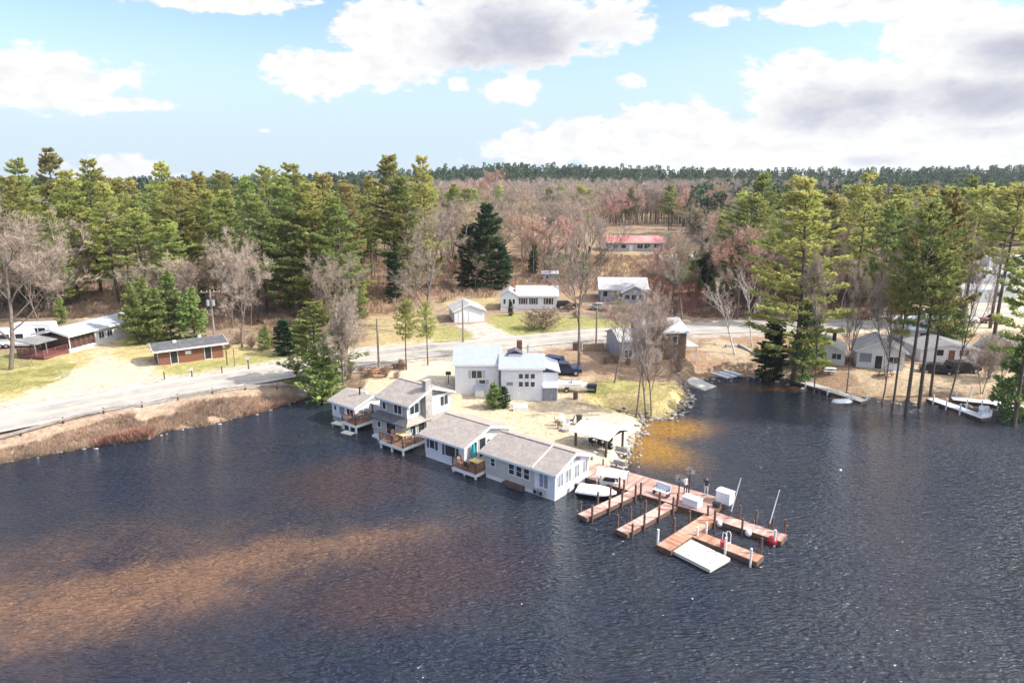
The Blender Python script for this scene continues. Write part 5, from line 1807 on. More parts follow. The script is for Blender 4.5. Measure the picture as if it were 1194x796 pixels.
tops = [utility_pole('plain light wooden pole behind the brick kiosk', 210, 392, 322, m=M['wood'], thick=.13),
        utility_pole('grey utility pole with crossarm and two transformers at the kiosk', 252, 412, 338, 1, True),
        utility_pole('slim dark pole on the far verge near the cottages', 442, 432, 371),
        utility_pole('dark pole on the grass strip by the garage driveway', 540, 399, 350),
        utility_pole('pale brown pole between the lawn and the timber wall', 695, 404, 356, m=M['wood'])]
far = (tops[1][0] - 55, tops[1][1] - 6, tops[1][2])
lines = [(far, tops[1]), (tops[1], tops[2]), (tops[2], tops[3]), (tops[3], tops[4]), (tops[4], (tops[4][0] + 60, tops[4][1] + 3, tops[4][2]))]
names = ['power line from the crossarm pole over the diner', 'power line from the crossarm pole to the slim dark pole', 'power line between the slim dark pole and the driveway pole', 'power line between the driveway pole and the pale brown pole', 'power line from the pale brown pole towards the cove road']
for (a_, b_), nm in zip(lines, names):
    mb = MB()
    for dz in (0, -.9):
        pts_ = []
        for i in range(13):
            t_ = i / 12
            p_ = Vector(a_).lerp(Vector(b_), t_)
            pts_.append((p_.x, p_.y, p_.z - .15 + dz - 4 * .9 * t_ * (1 - t_)))
        mb.tube(pts_, .018, 4)
    tag(mb.build('power_line', M['dark']), nm, 'power line')
# guardrail
gp = [P(u, v, 2.0) for u, v in ((-90, 527), (0, 508), (50, 497), (100, 487), (150, 477.5), (200, 468), (240, 461), (300, 451), (345, 444))]
gp = resample(chaikin(np.array(gp), 2), 1.0)
gz_ = [gh(*p) for p in gp]
gr_ = empty('guardrail', (*gp[0], gz_[0]), 0, 'long low guardrail between the road and the lake bank', 'guardrail')
mb = MB()
o0_ = (gp[0][0], gp[0][1], gz_[0])
prof = [(0, .38), (.05, .45), (0, .53), (.05, .61), (0, .68)]
vs, fs = [], []
for p, z_ in zip(gp, gz_):
    for (d, zz) in prof:
        vs.append((p[0] - o0_[0] + d, p[1] - o0_[1] - d, z_ + zz - o0_[2]))
n_ = len(prof)
for i in range(len(gp) - 1):
    for j in range(n_ - 1):
        fs.append((i * n_ + j, (i + 1) * n_ + j, (i + 1) * n_ + j + 1, i * n_ + j + 1))
mb.add(vs, fs).build('rail', mat('weathered_rail_steel', (.30, .27, .25), .6, .2, 2, metal=.3), gr_)
for i in range(0, len(gp), 4):
    p = gp[i]
    MB().box(p[0] - o0_[0] - .08, p[0] - o0_[0] + .06, p[1] - o0_[1] + .02, p[1] - o0_[1] + .18, gz_[i] - .4 - o0_[2], gz_[i] + .75 - o0_[2]).build('post', M['woodd'], gr_)
# left wooden fence
a_, b_ = G(16, 430), G(38, 427)
fr_ = empty('wooden_fence', (*a_, gh(*a_)), math.atan2(b_[1] - a_[1], b_[0] - a_[0]), 'short weathered rail fence on the grass near the big bare tree', 'fence')
Lf = math.dist(a_, b_)
for i in range(3):
    MB().box(Lf * i / 2 - .06, Lf * i / 2 + .06, -.06, .06, -.2, 1.1).build('post', M['wood'], fr_)
for zz in (.4, .8):
    MB().box(0, Lf, -.02, .02, zz, zz + .1).build('rail', M['wood'], fr_)
# kiosk marker posts and signs
for i, (u, v, h_, sgnp, lb) in enumerate([(192, 442, 1.1, 0, 'dark marker post at the parking corner of the kiosk lawn'), (224, 439, 1.3, 1, 'short post with white notice in front of the kiosk'), (259, 435, 1.0, 0, 'dark marker post midway along the kiosk lawn'),
                                      (265, 425, 2.2, 0, 'tall dark post just beside the kiosk wall end'), (274, 427, 2.6, 0, 'light wooden post beyond the kiosk'), (290, 431, 1.9, 1, 'dark post with small white sign by the road verge'), (287 + 55, 422, 1.2, 0, 'low dark post on the verge towards the pine')]):
    q_ = G(u, v)
    r_ = empty('sign_post' if sgnp else 'marker_post', (*q_, gh(*q_)), 0, lb, 'post')
    MB().box(-.06, .06, -.06, .06, -.2, h_).build('post', M['woodd'] if i != 4 else M['wood'], r_)
    if sgnp:
        MB().box(-.22, .22, -.09, -.063, h_ - .4, h_).build('sign_panel', M['gel'], r_)
# lamp/sign near white house
q_ = G(535, 452)
q_ = G(523, 447)
r_ = empty('sign_post', (*q_, gh(*q_)), 0, 'small dark sign post on the pale drive beside the white two-storey house', 'post')
MB().box(-.05, .05, -.05, .05, -.2, 1.6).build('post', M['dark'], r_)
MB().box(-.35, .35, -.08, -.053, 1.2, 1.7).build('sign_panel', M['dark'], r_)
# orange log pile by the cottage road
for i in range(14):
    u, v = 425 + random.random() * 28, 432 + random.random() * 10
    q_ = G(u, v)
    tag(MB().tube([(-.7, 0, .2), (.7, .05, .22)], [.17, .14], 7).build('log', M['deckw'], None, (q_[0], q_[1], gh(*q_) + random.random() * .3), random.random() * 1.2 - .3),
        'cut reddish log in the pile between the road and the cottages', 'log', 'logs piled beside the cottage drive')

# ------------------------------------------------------------------ boulders
def rock_mesh(seed):
    rg = np.random.default_rng(seed)
    import bmesh
    bm = bmesh.new()
    bmesh.ops.create_icosphere(bm, subdivisions=2, radius=1)
    dirs = rg.normal(size=(7, 3)); dirs /= np.linalg.norm(dirs, axis=1)[:, None]
    lim = rg.uniform(.55, .9, 7)
    for v in bm.verts:
        p = np.array(v.co)
        for d, l in zip(dirs, lim):
            s_ = p @ d
            if s_ > l:
                p = p - d * (s_ - l) * .9
        p *= np.array((1, .8, .65))
        v.co = p
    me = bpy.data.meshes.new('boulder')
    bm.to_mesh(me)
    bm.free()
    me.materials.append(M['rock'])
    return me


rocks = [rock_mesh(i) for i in range(6)]


def rock_line(pts, n, size, group, label, spread=.5, z=0.05):
    p = resample(np.array([P(u, v, .1) for u, v in pts]), .2)
    for i in range(n):
        q_ = p[int(len(p) * (i + random.random()) / n) % len(p)]
        x_, y_ = q_[0] + random.gauss(0, spread), q_[1] + random.gauss(0, spread)
        s_ = size * random.uniform(.6, 1.35)
        o = link('boulder', rocks[random.randrange(6)], None, (x_, y_, max(gh(x_, y_), -.1) + s_ * .2), random.random() * 6)
        o.scale = (s_, s_, s_)
        tag(o, label, 'boulder', group)


rock_line([(729, 545), (738, 528), (744, 510), (754, 497), (750, 489)], 70, .27, 'boulders edging the pale sand', 'pale boulder in the rock edging of the pale sand beach')
rock_line([(757, 488), (780, 487), (797, 477), (805, 466), (801, 455), (790, 447)], 80, .33, 'boulders around the lawn point', 'pale boulder in the rock edging around the lawn point')
rock_line([(700, 476), (737, 483), (757, 488)], 26, .3, 'boulders along the small inlet', 'grey boulder along the inlet edge below the lawn')
rock_line([(0, 538), (60, 528), (180, 508), (300, 480), (350, 465)], 34, .22, 'boulders along the road bank', 'grey boulder on the brushy road bank at the water', .35)
rock_line([(380, 462), (395, 466), (372, 452)], 16, .5, 'boulders by the small cottage', 'boulder piled between the small cottage and the road', .6)
rock_line([(815, 446), (850, 440), (900, 442), (960, 456), (1040, 467), (1150, 476), (1194, 482)], 60, .33, 'stones along the cabin shore', 'small stone at the waterline below the lakeside cabins', .6)


# ------------------------------------------------------------------ trees
def rand_unit(n, rg):
    v = rg.normal(size=(n, 3))
    return v / np.linalg.norm(v, axis=1)[:, None]


def tufts(P0, D0, length, width, rg, per=5, up=.35, spread=.75):
    """clumps of narrow leaf-like triangles at P0 pointing about D0"""
    n = len(P0)
    base = np.repeat(P0, per, 0)
    d = np.repeat(D0, per, 0) + rand_unit(n * per, rg) * spread
    d[:, 2] += up * rg.random(n * per)
    d /= np.linalg.norm(d, axis=1)[:, None]
    side = np.cross(d, rand_unit(n * per, rg))
    side /= np.linalg.norm(side, axis=1)[:, None] + 1e-9
    L_ = length * rg.uniform(.6, 1.2, (n * per, 1))
    W_ = width * rg.uniform(.7, 1.3, (n * per, 1))
    V = np.stack([base - side * W_ * .3, base + d * L_ * .55 - side * W_ * .5, base + d * L_, base + d * L_ * .5 + side * W_ * .5], 1).reshape(-1, 3)
    F = np.arange(len(V)).reshape(-1, 4)
    return V, F


def pine_parts(seed, H=28., Rmax=4.6, base=.3, whorl=.62, top_pow=.75, per=5, tl=.62, tw=.2, dens=1.0, droop=0.0, flat=.16):
    rg = np.random.default_rng(seed)
    bend = rg.normal(0, .25, 2)
    trunk = MB()
    def tr(z):
        t_ = z / H
        return np.array((bend[0] * math.sin(t_ * 3), bend[1] * math.sin(t_ * 2.4 + 1) - bend[1] * math.sin(1), z))
    zs = np.linspace(-.6, H * .985, 12)
    r0 = .0095 * H
    trunk.tube([tuple(tr(max(z, 0)) + np.array((0, 0, min(z, 0)))) for z in zs], [max(.03, r0 * (1 - max(z, 0) / H) ** .8 + .02) for z in zs], 8)
    limbs = MB()
    PP, DD = [], []
    z = H * base
    lop = rg.uniform(0, 6.28)
    while z < H * .985:
        t_ = (z - H * base) / (H * (1 - base))
        prof = (1 - t_) ** top_pow * min(1, .50 + 1.7 * t_) + .03
        nb = rg.integers(3, 6)
        a0 = rg.uniform(0, 6.28)
        for b_ in range(nb):
            if rg.random() < .10 + .16 * (t_ < .25):
                continue
            a_ = a0 + b_ * 6.28 / nb + rg.normal(0, .25)
            L_ = Rmax * prof * rg.uniform(.55, 1.2) * (1 + .18 * math.cos(a_ - lop))
            if L_ < .25:
                L_ = .25
            st = tr(z + rg.uniform(-.3, .3))
            dh = np.array((math.cos(a_), math.sin(a_), 0))
            rise = rg.uniform(.0, .28) + .45 * t_ - droop * (1 - t_)
            def pt(s_):
                return st + dh * L_ * s_ + np.array((0, 0, L_ * (rise * s_ - .18 * s_ * (1 - s_))))
            limbs.tube([tuple(pt(0)), tuple(pt(.5)), tuple(pt(1))], [.022 * L_ + .012, .014 * L_ + .008, .008], 3, cap=False)
            n = int((6 + L_ * 7.5) * dens)
            s_ = rg.uniform(.22 if L_ > 2 else .05, 1.03, n) ** .8
            pts_ = st[None] + dh[None] * (L_ * s_)[:, None]
            pts_[:, 2] += L_ * (rise * s_ - .18 * s_ * (1 - s_))
            lat = np.array((-dh[1], dh[0], 0))
            wmax = (.30 * L_ + .1) * np.sin(np.clip(s_, 0, 1) * 2.6 + .25)
            off = rg.uniform(-1, 1, n) * wmax
            pts_ += lat[None] * off[:, None]
            pts_[:, 2] += rg.normal(0, flat, n) + np.abs(off) * .08
            dd = dh[None] * .8 + lat[None] * (np.sign(off) * .7)[:, None]
            PP.append(pts_)
            DD.append(dd)
        z += whorl * rg.uniform(.7, 1.4) * (1.1 - .35 * t_)
    PP, DD = np.concatenate(PP), np.concatenate(DD)
    V, F = tufts(PP, DD, tl, tw, rg, per, up=.55, spread=.5)
    return trunk, limbs, V, F


def mesh_from(mb):
    me = bpy.data.meshes.new('m')
    me.from_pydata(mb.v, [], mb.f)
    return me


def tree_meshes(kind, trunk, limbs, V, F, barkm, leafm):
    tm = MB(); tm.v, tm.f, tm.mi = trunk.v, trunk.f, trunk.mi
    m1_ = bpy.data.meshes.new(kind + '_trunk')
    m1_.from_pydata(trunk.v, [], trunk.f)
    m1_.materials.append(barkm)
    m1_.polygons.foreach_set('use_smooth', [True] * len(trunk.f))
    # crown = limbs + foliage, quads only
    lv = np.array(limbs.v) if limbs.v else np.zeros((0, 3))
    lf = np.array([f for f in limbs.f if len(f) == 4]) if limbs.f else np.zeros((0, 4), int)
    AV = np.concatenate([lv, V])
    AF = np.concatenate([lf, F + len(lv)])
    mi = np.r_[np.zeros(len(lf), int), np.ones(len(F), int)]
    m2_ = np_mesh(kind + '_crown', AV, AF, [barkm, leafm], mi)
    # joined mesh for trees too small to show parts
    tq = [f for f in trunk.f if len(f) == 4]
    J = np.concatenate([np.array(trunk.v), AV])
    JF = np.concatenate([np.array(tq), AF + len(trunk.v)])
    m3_ = np_mesh(kind + '_whole', J, JF, [barkm, leafm], np.r_[np.zeros(len(tq), int), mi])
    return m1_, m2_, m3_


def bare_parts(seed, H=17., spread=.42, levels=4, multi=1, twig_n=9, lean=0, tw_w=.03, fine=True, split_h=.3):
    rg = np.random.default_rng(seed)
    trunk, limbs = MB(), MB()
    TP, TD = [], []

    def grow(p, d, L_, r, lv, mb):
        n = 4
        pts_, q_, dd = [p.copy()], p.copy(), d.copy()
        for i in range(n):
            dd = dd + rg.normal(0, .10 if lv == 0 else .2, 3)
            dd[2] += .10 if lv else .05
            dd /= np.linalg.norm(dd)
            q_ = q_ + dd * L_ / n
            pts_.append(q_.copy())
        rad = [r * (1 - .6 * i / n) for i in range(n + 1)]
        mb.tube([tuple(x) for x in pts_], rad, 8 if lv == 0 else (5 if lv == 1 else 3), cap=False)
        if lv >= levels - 1:
            for s_ in rg.uniform(.1, 1, twig_n):
                i = min(int(s_ * n), n - 1)
                pt = pts_[i] + (pts_[i + 1] - pts_[i]) * (s_ * n - i)
                TP.append(pt)
                t_ = dd + rg.normal(0, .65, 3)
                t_[2] += .15
                TD.append(t_ / np.linalg.norm(t_))
            return
        kids = rg.integers(4, 7) if lv else rg.integers(7, 11)
        for k_ in range(kids):
            s_ = (split_h + (1 - split_h) * (k_ + rg.random()) / kids) if lv == 0 else rg.uniform(.25, 1)
            i = min(int(s_ * n), n - 1)
            pt = pts_[i] + (pts_[i + 1] - pts_[i]) * (s_ * n - i)
            a_ = rg.uniform(0, 6.28)
            out = np.array((math.cos(a_), math.sin(a_), 0))
            ax = pts_[i + 1] - pts_[i]
            ax = ax / np.linalg.norm(ax)
            nd = ax * (.75 if lv == 0 else .8) + out * rg.uniform(.45, .95) * (spread / .42)
            nd[2] += .1
            nd /= np.linalg.norm(nd)
            grow(pt, nd, L_ * (rg.uniform(.38, .55) * (1.25 - .55 * s_) if lv == 0 else rg.uniform(.42, .68)), rad[i] * rg.uniform(.48, .7), lv + 1, limbs)

    for m_ in range(multi):
        d0 = np.array((rg.normal(0, .05 + .13 * (multi > 1)) + lean, rg.normal(0, .05 + .13 * (multi > 1)), 1.0))
        d0 /= np.linalg.norm(d0)
        grow(np.array((rg.normal(0, .25) * (multi > 1), rg.normal(0, .25) * (multi > 1), -.4)), d0, H * (.86 if m_ == 0 else rg.uniform(.6, .85)), H * .0125 * (1 if multi == 1 else .7), 0, trunk)
    TP, TD = np.array(TP), np.array(TD)
    # each twig: a thin forked spray
    V, F = tufts(TP, TD, H * .058, tw_w, rg, 4, up=.3, spread=.55)
    return trunk, limbs, V, F


PINES = [tree_meshes('pine', *pine_parts(100 + i, 28, 6.0 + .5 * (i % 3), [.24, .30, .14, .42, .26, .50][i], 1.05, .74, 7, .62, .15, 1.45, flat=.10), M['barkp'], NEEDLE) for i in range(6)]
SPRUCE = [tree_meshes('spruce', *pine_parts(200 + i, 18, 4.4, .03, .42, .52, 6, .5, .2, 1.7, droop=.35, flat=.1), M['barkp'], NEEDLE_D) for i in range(3)]
YOUNG = [tree_meshes('young', *pine_parts(300 + i, 9, 2.6, .03, .4, .8, 5, .36, .13, 1.8, flat=.12), M['barkp'], NEEDLE_Y) for i in range(3)]
HIGH = [tree_meshes('high', *pine_parts(350 + i, 13, 3.0, .45, .5, .6, 5, .35, .12, 1.4), M['barkp'], NEEDLE) for i in range(2)]
BARE = [tree_meshes('bare', *bare_parts(400 + i, 17, .42, 4, 1, 8, split_h=[.35, .22, .3, .4, .25, .3][i]), M['bark'], TWIG) for i in range(6)]
BAREM = [tree_meshes('bare', *bare_parts(450 + i, 13, .34, 4, 3, 6, split_h=.25), M['bark'], TWIG) for i in range(2)]
REDT = [tree_meshes('red', *bare_parts(500 + i, 17, .38, 4, 1, 9, split_h=.3, tw_w=.05), M['bark'], TWIG_R) for i in range(2)]
TANT = [tree_meshes('tan', *bare_parts(520 + i, 15, .42, 4, 1, 8, split_h=.3, tw_w=.04), M['bark'], TWIG_O) for i in range(2)]
BIRCH = [tree_meshes('birch', *bare_parts(540 + i, 13, .36, 3, 1, 9, split_h=.4, lean=(-.12, -.3)[i]), M['barkb'], TWIG) for i in range(2)]
BUSHB = [tree_meshes('bush', *bare_parts(560 + i, 3.2, .5, 3, 6, 8, split_h=.05, tw_w=.03), M['bark'], BRUSH) for i in range(2)]
NOMH = dict(pine=28, spruce=18, young=9, high=13, bare=17, barem=13, red=17, tan=15, birch=13, bush=2.8)
SETS = dict(pine=PINES, spruce=SPRUCE, young=YOUNG, high=HIGH, bare=BARE, barem=BAREM, red=REDT, tan=TANT, birch=BIRCH, bush=BUSHB)
NAMES = dict(pine='pine_tree', spruce='spruce_tree', young='young_pine', high='pine_tree', bare='bare_tree', barem='bare_tree', red='budding_tree', tan='budding_tree', birch='birch_tree', bush='bare_shrub')
CATS = dict(pine='pine tree', spruce='spruce tree', young='young pine', high='pine tree', bare='bare tree', barem='bare tree', red='budding tree', tan='budding tree', birch='birch tree', bush='shrub')
TREES = []      # (kind, x, y, height, label or None, object)


def plant(kind, x, y, h, label=None, variant=None, wide=1.0, parts=None, group=None):
    st = SETS[kind]
    tr_, cr_, whole = st[variant if variant is not None else random.randrange(len(st))]
    z = gh(x, y)
    s_ = h / NOMH[kind]
    rz = random.random() * 6.28
    near_ = (y < 175 and h > 2.5) if parts is None else parts
    if near_:
        o = empty(NAMES[kind], (x, y, z - .05), rz)
        o.scale = (s_ * wide, s_ * wide, s_)
        link('trunk', tr_, o)
        link('crown', cr_, o)
    else:
        o = link(NAMES[kind], whole, None, (x, y, z - .05), rz)
        o.scale = (s_ * wide, s_ * wide, s_)
    tag(o, label, CATS[kind], group)
    TREES.append([kind, x, y, h, label, o])
    return o


def plant_px(kind, u, vb, vt, label=None, Y=None, **kw):
    """base seen at (u, vb) on the ground, top at vt; or at distance Y when the base is hidden"""
    if Y is None:
        x, y = G(u, vb)
    else:
        a, yy, dz = px_dir(u, vt)
        x, y = a * Y / yy, Y
    h = z_at(y, vt) - gh(x, y)
    return plant(kind, x, y, h, label, **kw)


BL = [  # footprints to keep trees out of: (x0, x1, y0, y1)
]
def keep_px(pts):
    BL.append(GP(pts))


keep_px([(-80, 520), (-60, 405), (60, 395), (90, 375), (150, 378), (165, 400), (360, 405), (560, 385), (1000, 370), (1000, 500), (400, 500)])
keep_px([(98, 400), (96, 345), (112, 310), (138, 310), (144, 345), (150, 400)])
keep_px([(505, 378), (510, 352), (575, 352), (582, 332), (655, 332), (700, 338), (760, 338), (765, 370), (600, 400), (500, 402)])
keep_px([(690, 325), (700, 290), (780, 286), (782, 300), (745, 325)])
keep_px([(755, 318), (760, 300), (815, 300), (815, 316)])
keep_px([(940, 470), (930, 385), (960, 366), (1060, 360), (1110, 350), (1110, 300), (1300, 285), (1300, 520)])
keep_px([(425, 385), (428, 345), (440, 325), (455, 345), (470, 390)])
keep_px([(-60, 405), (0, 372), (60, 372), (60, 410)])
# sight line to the red-roofed house
a0, a1 = px_dir(704, 290), px_dir(768, 290)
BL.append(np.array([(a0[0] * 155, a0[1] * 155), (a0[0] * 300 - 3, a0[1] * 300), (a1[0] * 300, a1[1] * 300), (a1[0] * 155, a1[1] * 155)]))
FAIL_OK = 0


def free(x, y, m=0.0):
    X_, Y_ = np.array([x]), np.array([y])
    if sdist(X_, Y_, LAKE)[0] > -1.5:
        return False
    if seg_dist(X_, Y_, ROAD, False)[0] < 7:
        return False
    for p in BL:
        if sdist(X_, Y_, p)[0] > -m:
            return False
    return True


# --- trees one can tell apart in the photograph
K = plant_px
K('pine', 18, 0, 184, 'tall pine at the far edge of the wood behind the campers', Y=150, variant=0, wide=1.1)
K('pine', 52, 0, 172, 'tallest dark pine rising over the campers', Y=162, variant=3)
K('pine', 97, 0, 185, 'broad sunlit pine rising over the diner', Y=152, variant=2, wide=1.1)
K('pine', 135, 0, 206, 'slim pine over the far end of the diner roof', Y=165, variant=1)
K('pine', 186, 0, 188, 'tall layered pine above the young green pines', Y=148, variant=0, wide=1.05)
K('pine', 228, 0, 199, 'pine just to the side of the crossarm pole', Y=170, variant=1)
K('pine', 258, 0, 197, 'sparse-topped pine above the crossarm pole', Y=182, variant=5)
K('pine', 284, 0, 205, 'pine standing over the bare trees beyond the kiosk', Y=165, variant=3)
K('pine', 310, 0, 191, 'narrow-topped pine at the edge of the broad sunlit clump', Y=160, variant=5)
K('pine', 345, 0, 190, 'broad sunlit pine, tallest of the clump above the dark bush', Y=140, variant=2, wide=1.25)
K('pine', 376, 0, 201, 'broad sunlit pine in the clump above the leaning shore pine', Y=137, variant=0, wide=1.2)
K('pine', 404, 0, 214, 'shorter sunlit pine at the clearing side of the clump', Y=138, variant=2, wide=1.1)
K('pine', 322, 0, 212, 'darker pine tucked behind the broad sunlit clump', Y=152, variant=0)
K('pine', 300, 0, 225, 'pine on the kiosk side of the sunlit clump, in front', Y=134, variant=2, wide=1.2)
K('pine', 333, 0, 205, 'front pine of the sunlit clump above the evergreen bush', Y=130, variant=2, wide=1.2)
K('pine', 362, 0, 212, 'second front pine of the sunlit clump, tilting its crown to the lane', Y=131, variant=2, wide=1.2)
K('pine', 392, 0, 228, 'lowest front pine of the sunlit clump beside the lane', Y=130, variant=2, wide=1.25)
K('pine', 70, 0, 198, 'sunlit pine between the two tallest pines over the campers', Y=146, variant=2, wide=1.2)
K('pine', 120, 0, 212, 'sunlit pine beside the woods track', Y=143, variant=0, wide=1.15)
K('pine', 205, 0, 208, 'sunlit pine just above the plain wooden pole', Y=140, variant=2, wide=1.2)
K('pine', 240, 0, 222, 'short sunlit pine above the two transformers', Y=142, variant=0, wide=1.2)
K('pine', 5, 0, 205, 'pine at the very edge of the camper ground', Y=140, variant=2, wide=1.2)
K('pine', 472, 0, 205, 'lower pine standing between the tall pine pair', Y=150, variant=2, wide=1.1)
K('pine', 428, 0, 204, 'pine behind the gap with the brown path', Y=176, variant=3)
K('pine', 455, 0, 179, 'tall pine, first of the pair left of the red budding woods', Y=152, variant=1, wide=1.05)
K('pine', 494, 0, 181, 'tall pine, second of the pair beside the red budding woods', Y=156, variant=2, wide=.95)
K('spruce', 547, 337, 262, 'dense dark spruce, the shorter of the two above the garage', variant=0, wide=1.0)
K('spruce', 569, 337, 238, 'dense dark spruce, the taller of the two above the garage', variant=1, wide=1.1)
K('spruce', 586, 337, 285, 'small dark spruce tucked beside the taller one', variant=2, wide=1.0)
K('spruce', 460, 352, 292, 'dark spruce standing at the edge of the brown path', variant=2)
K('pine', 925, 434, 205, 'huge shore pine at the cove with foliage almost to the ground', variant=2, wide=1.3)
K('spruce', 898, 428, 372, 'dark young evergreen at the foot of the huge shore pine', variant=1, wide=1.2)
K('young', 936, 432, 352, 'bright green young pine beside the huge shore pine', variant=0, wide=1.0)
K('pine', 893, 0, 200, 'tall pine behind the huge shore pine towards the woods', Y=150, variant=1)
K('pine', 868, 0, 238, 'medium pine beyond the leaning birch', Y=150, variant=0)
K('pine', 845, 0, 250, 'smaller pine at the edge of the bare woods', Y=165, variant=2)
K('pine', 972, 0, 222, 'pine rising behind the white cabin with the dark chimney', Y=135, variant=3)
K('pine', 1015, 0, 200, 'tall pine rising behind the cabin with the screened porch', Y=132, variant=4)
K('pine', 1000, 0, 214, 'pine just behind the tall one over the screened porch cabin', Y=150, variant=1)
K('pine', 1058, 469, 232, 'leaning shore pine with a bare lower trunk, first by the slanting pale dock', variant=5, wide=.85)
K('pine', 1074, 460, 220, 'tall shore pine between the second and third cabins', variant=3, wide=.85)
K('pine', 1042, 466, 268, 'slim shore tree with a high thin crown below the screened porch cabin', variant=5, wide=.65)
K('pine', 1086, 452, 250, 'slim pine beside the parked black car', variant=3, wide=.8)
K('pine', 1154, 426, 208, 'tall pine with a long bare trunk in front of the last cabin', variant=5, wide=1.15)
K('pine', 1134, 0, 205, 'pine with thick crown behind the white pickup', Y=135, variant=4)
K('pine', 1148, 0, 212, 'double-looking pine trunk on the bright clearing', Y=128, variant=5, wide=1.1)
K('pine', 1182, 0, 212, 'pine over the last cabin at the edge of the clearing', Y=122, variant=3, wide=1.15)
K('pine', 1186, 480, 250, 'dark shore pine at the end of the long pale dock', variant=3, wide=.9)
K('young', 1186, 472, 372, 'low green pine by the wide pale dock', variant=1, wide=1.0)
K('young', 1100, 402, 322, 'bright young pine beside the white pickup', variant=2, wide=1.1)
K('young', 1114, 410, 352, 'darker young pine in front of the pale blue cabin', variant=1)
K('pine', 1104, 0, 236, 'sunlit pine between the cabin row and the clearing', Y=126, variant=2)
K('pine', 1040, 0, 238, 'medium pine over the pale blue cabin roof', Y=128, variant=0)
K('pine', 948, 0, 236, 'medium pine close behind the huge shore pine', Y=124, variant=0)
# bare ones
K('bare', 12, 432, 258, 'large pale bare tree beside the rail fence at the campers', variant=1, wide=1.2)
K('bare', 32, 0, 285, 'bare tree leaning over the campers', Y=125, variant=2)
K('bare', 675, 428, 258, 'tall lone bare tree beside the dark blue pickup', variant=0, wide=.85)
K('barem', 399, 452, 352, 'bare multi-stemmed tree beside the small cottage', variant=0, wide=.7)
K('pine', 368, 446, 350, 'light green pine at the road end beside the small cottage', variant=2, wide=1.9)
K('young', 377, 452, 390, 'bushy green pine hanging over the water beside the small cottage', variant=2, wide=1.3)
K('high', 474, 431, 349, 'slim high-crowned pine at the drive, nearer the slim dark pole', variant=0)
K('high', 499, 427, 352, 'slim high-crowned pine at the drive, nearer the white two-storey house', variant=1)
K('bare', 742, 476, 366, 'slim bare tree on the lawn point, nearest the sand', variant=3, wide=.75)
K('bare', 760, 477, 378, 'slim bare tree on the lawn point, nearest the rocks', variant=0, wide=.7)
K('bare', 754, 478, 368, 'slim bare tree on the lawn point, between the other two', variant=5, wide=.7)
K('bare', 716, 446, 356, 'bare tree with dark trunk on the leafy ground by the timber wall', variant=3, wide=.9)
K('bare', 951, 446, 318, 'slim bare tree standing just past the shore pine', variant=3, wide=.45)
K('bare', 988, 449, 325, 'slim bare tree by the water between the first two cabins', variant=0, wide=.45)
K('bare', 1030, 455, 330, 'slim bare tree leaning in front of the screened porch cabin', variant=5, wide=.5)
K('bare', 1108, 456, 300, 'slim bare tree between the black cars and the water', variant=3, wide=.5)
K('bare', 771, 0, 345, 'bare tree in front of the cove house roof', Y=98, variant=1, wide=.5)
K('barem', 782, 440, 395, 'bare clump between the cove house and the ramp', variant=1, wide=.5)
K('red', 730, 0, 352, 'reddish tree behind the lone timber wall', Y=112, variant=0)
K('birch', 858, 413, 328, 'pale birch leaning over the retaining wall', variant=1)
K('birch', 877, 404, 318, 'straight pale birch next to the leaning one', variant=0, wide=.8)
K('bare', 496, 388, 262, 'wide bare tree right beside the dark spruces', variant=4, wide=1.15)
K('bare', 385, 0, 310, 'bare tree between the dark bush and the garage lane', Y=118, variant=2)
K('bare', 282, 405, 305, 'grey bare tree beyond the kiosk pole', variant=4)
K('bare', 262, 0, 285, 'bare tree over the kiosk roof', Y=122, variant=1, wide=.9)
K('red', 691, 0, 224, 'rosy budding tree rising beside the red-roofed house', Y=238, variant=0, wide=1.1)
K('red', 573, 0, 208, 'salmon-pink budding tree over the dark spruces', Y=300, variant=1)
K('red', 700, 0, 262, 'small rosy tree in front of the red-roofed house', Y=215, variant=1, wide=.7)
K('bare', 706, 322, 258, 'slim bare tree in front of the red-roofed house', variant=0, wide=.6)
K('young', 160, 402, 330, 'dark young pine next to the diner', variant=0, wide=.9)
K('young', 183, 400, 338, 'bright green young pine behind the brick kiosk', variant=1, wide=1.4)
K('young', 200, 396, 318, 'taller bright young pine behind the brick kiosk', variant=2, wide=1.3)
K('young', 228, 398, 336, 'young pine between the plain pole and the crossarm pole', variant=0, wide=1.3)
K('young', 172, 392, 322, 'young pine at the mouth of the woods track', variant=2, wide=1.2)
K('spruce', 333, 414, 373, 'round dark evergreen bush beside the road', variant=2, wide=1.6)
K('young', 352, 412, 372, 'yellow-green evergreen bush next to the dark one', variant=1, wide=1.5)
K('young', 310, 408, 380, 'low evergreen bush at the bare tree foot', variant=0, wide=1.5)
K('young', 577, 476, 446, 'clipped green cone shrub, the larger one by the white house', variant=2, wide=1.7, parts=True)
K('spruce', 587, 475, 450, 'clipped dark cone shrub, the smaller one by the white house', variant=1, wide=1.5, parts=True)
K('bush', 632, 384, 359, 'large grey bare shrub on the lawn below the maroon shutters', variant=0, wide=2.0, parts=True)
K('spruce', 595, 368, 351, 'small dark evergreen at the corner of the house with maroon shutters', variant=0)
K('spruce', 824, 332, 276, 'dark spruce in the woods beyond the cove house', variant=1)
K('young', 795, 335, 292, 'green young tree in the woods beyond the cove house', variant=1)
K('young', 640, 320, 288, 'light green tree in the woods above the tiny shed', variant=0)

# --- woods, planted tree by tree
PROMPT = dict(pine='green pine', spruce='dark spruce', young='young pine', bare='bare tree', barem='bare clump', red='reddish tree', tan='tan tree', birch='pale birch', bush='bare shrub')


WIDE = dict(pine=1.3)


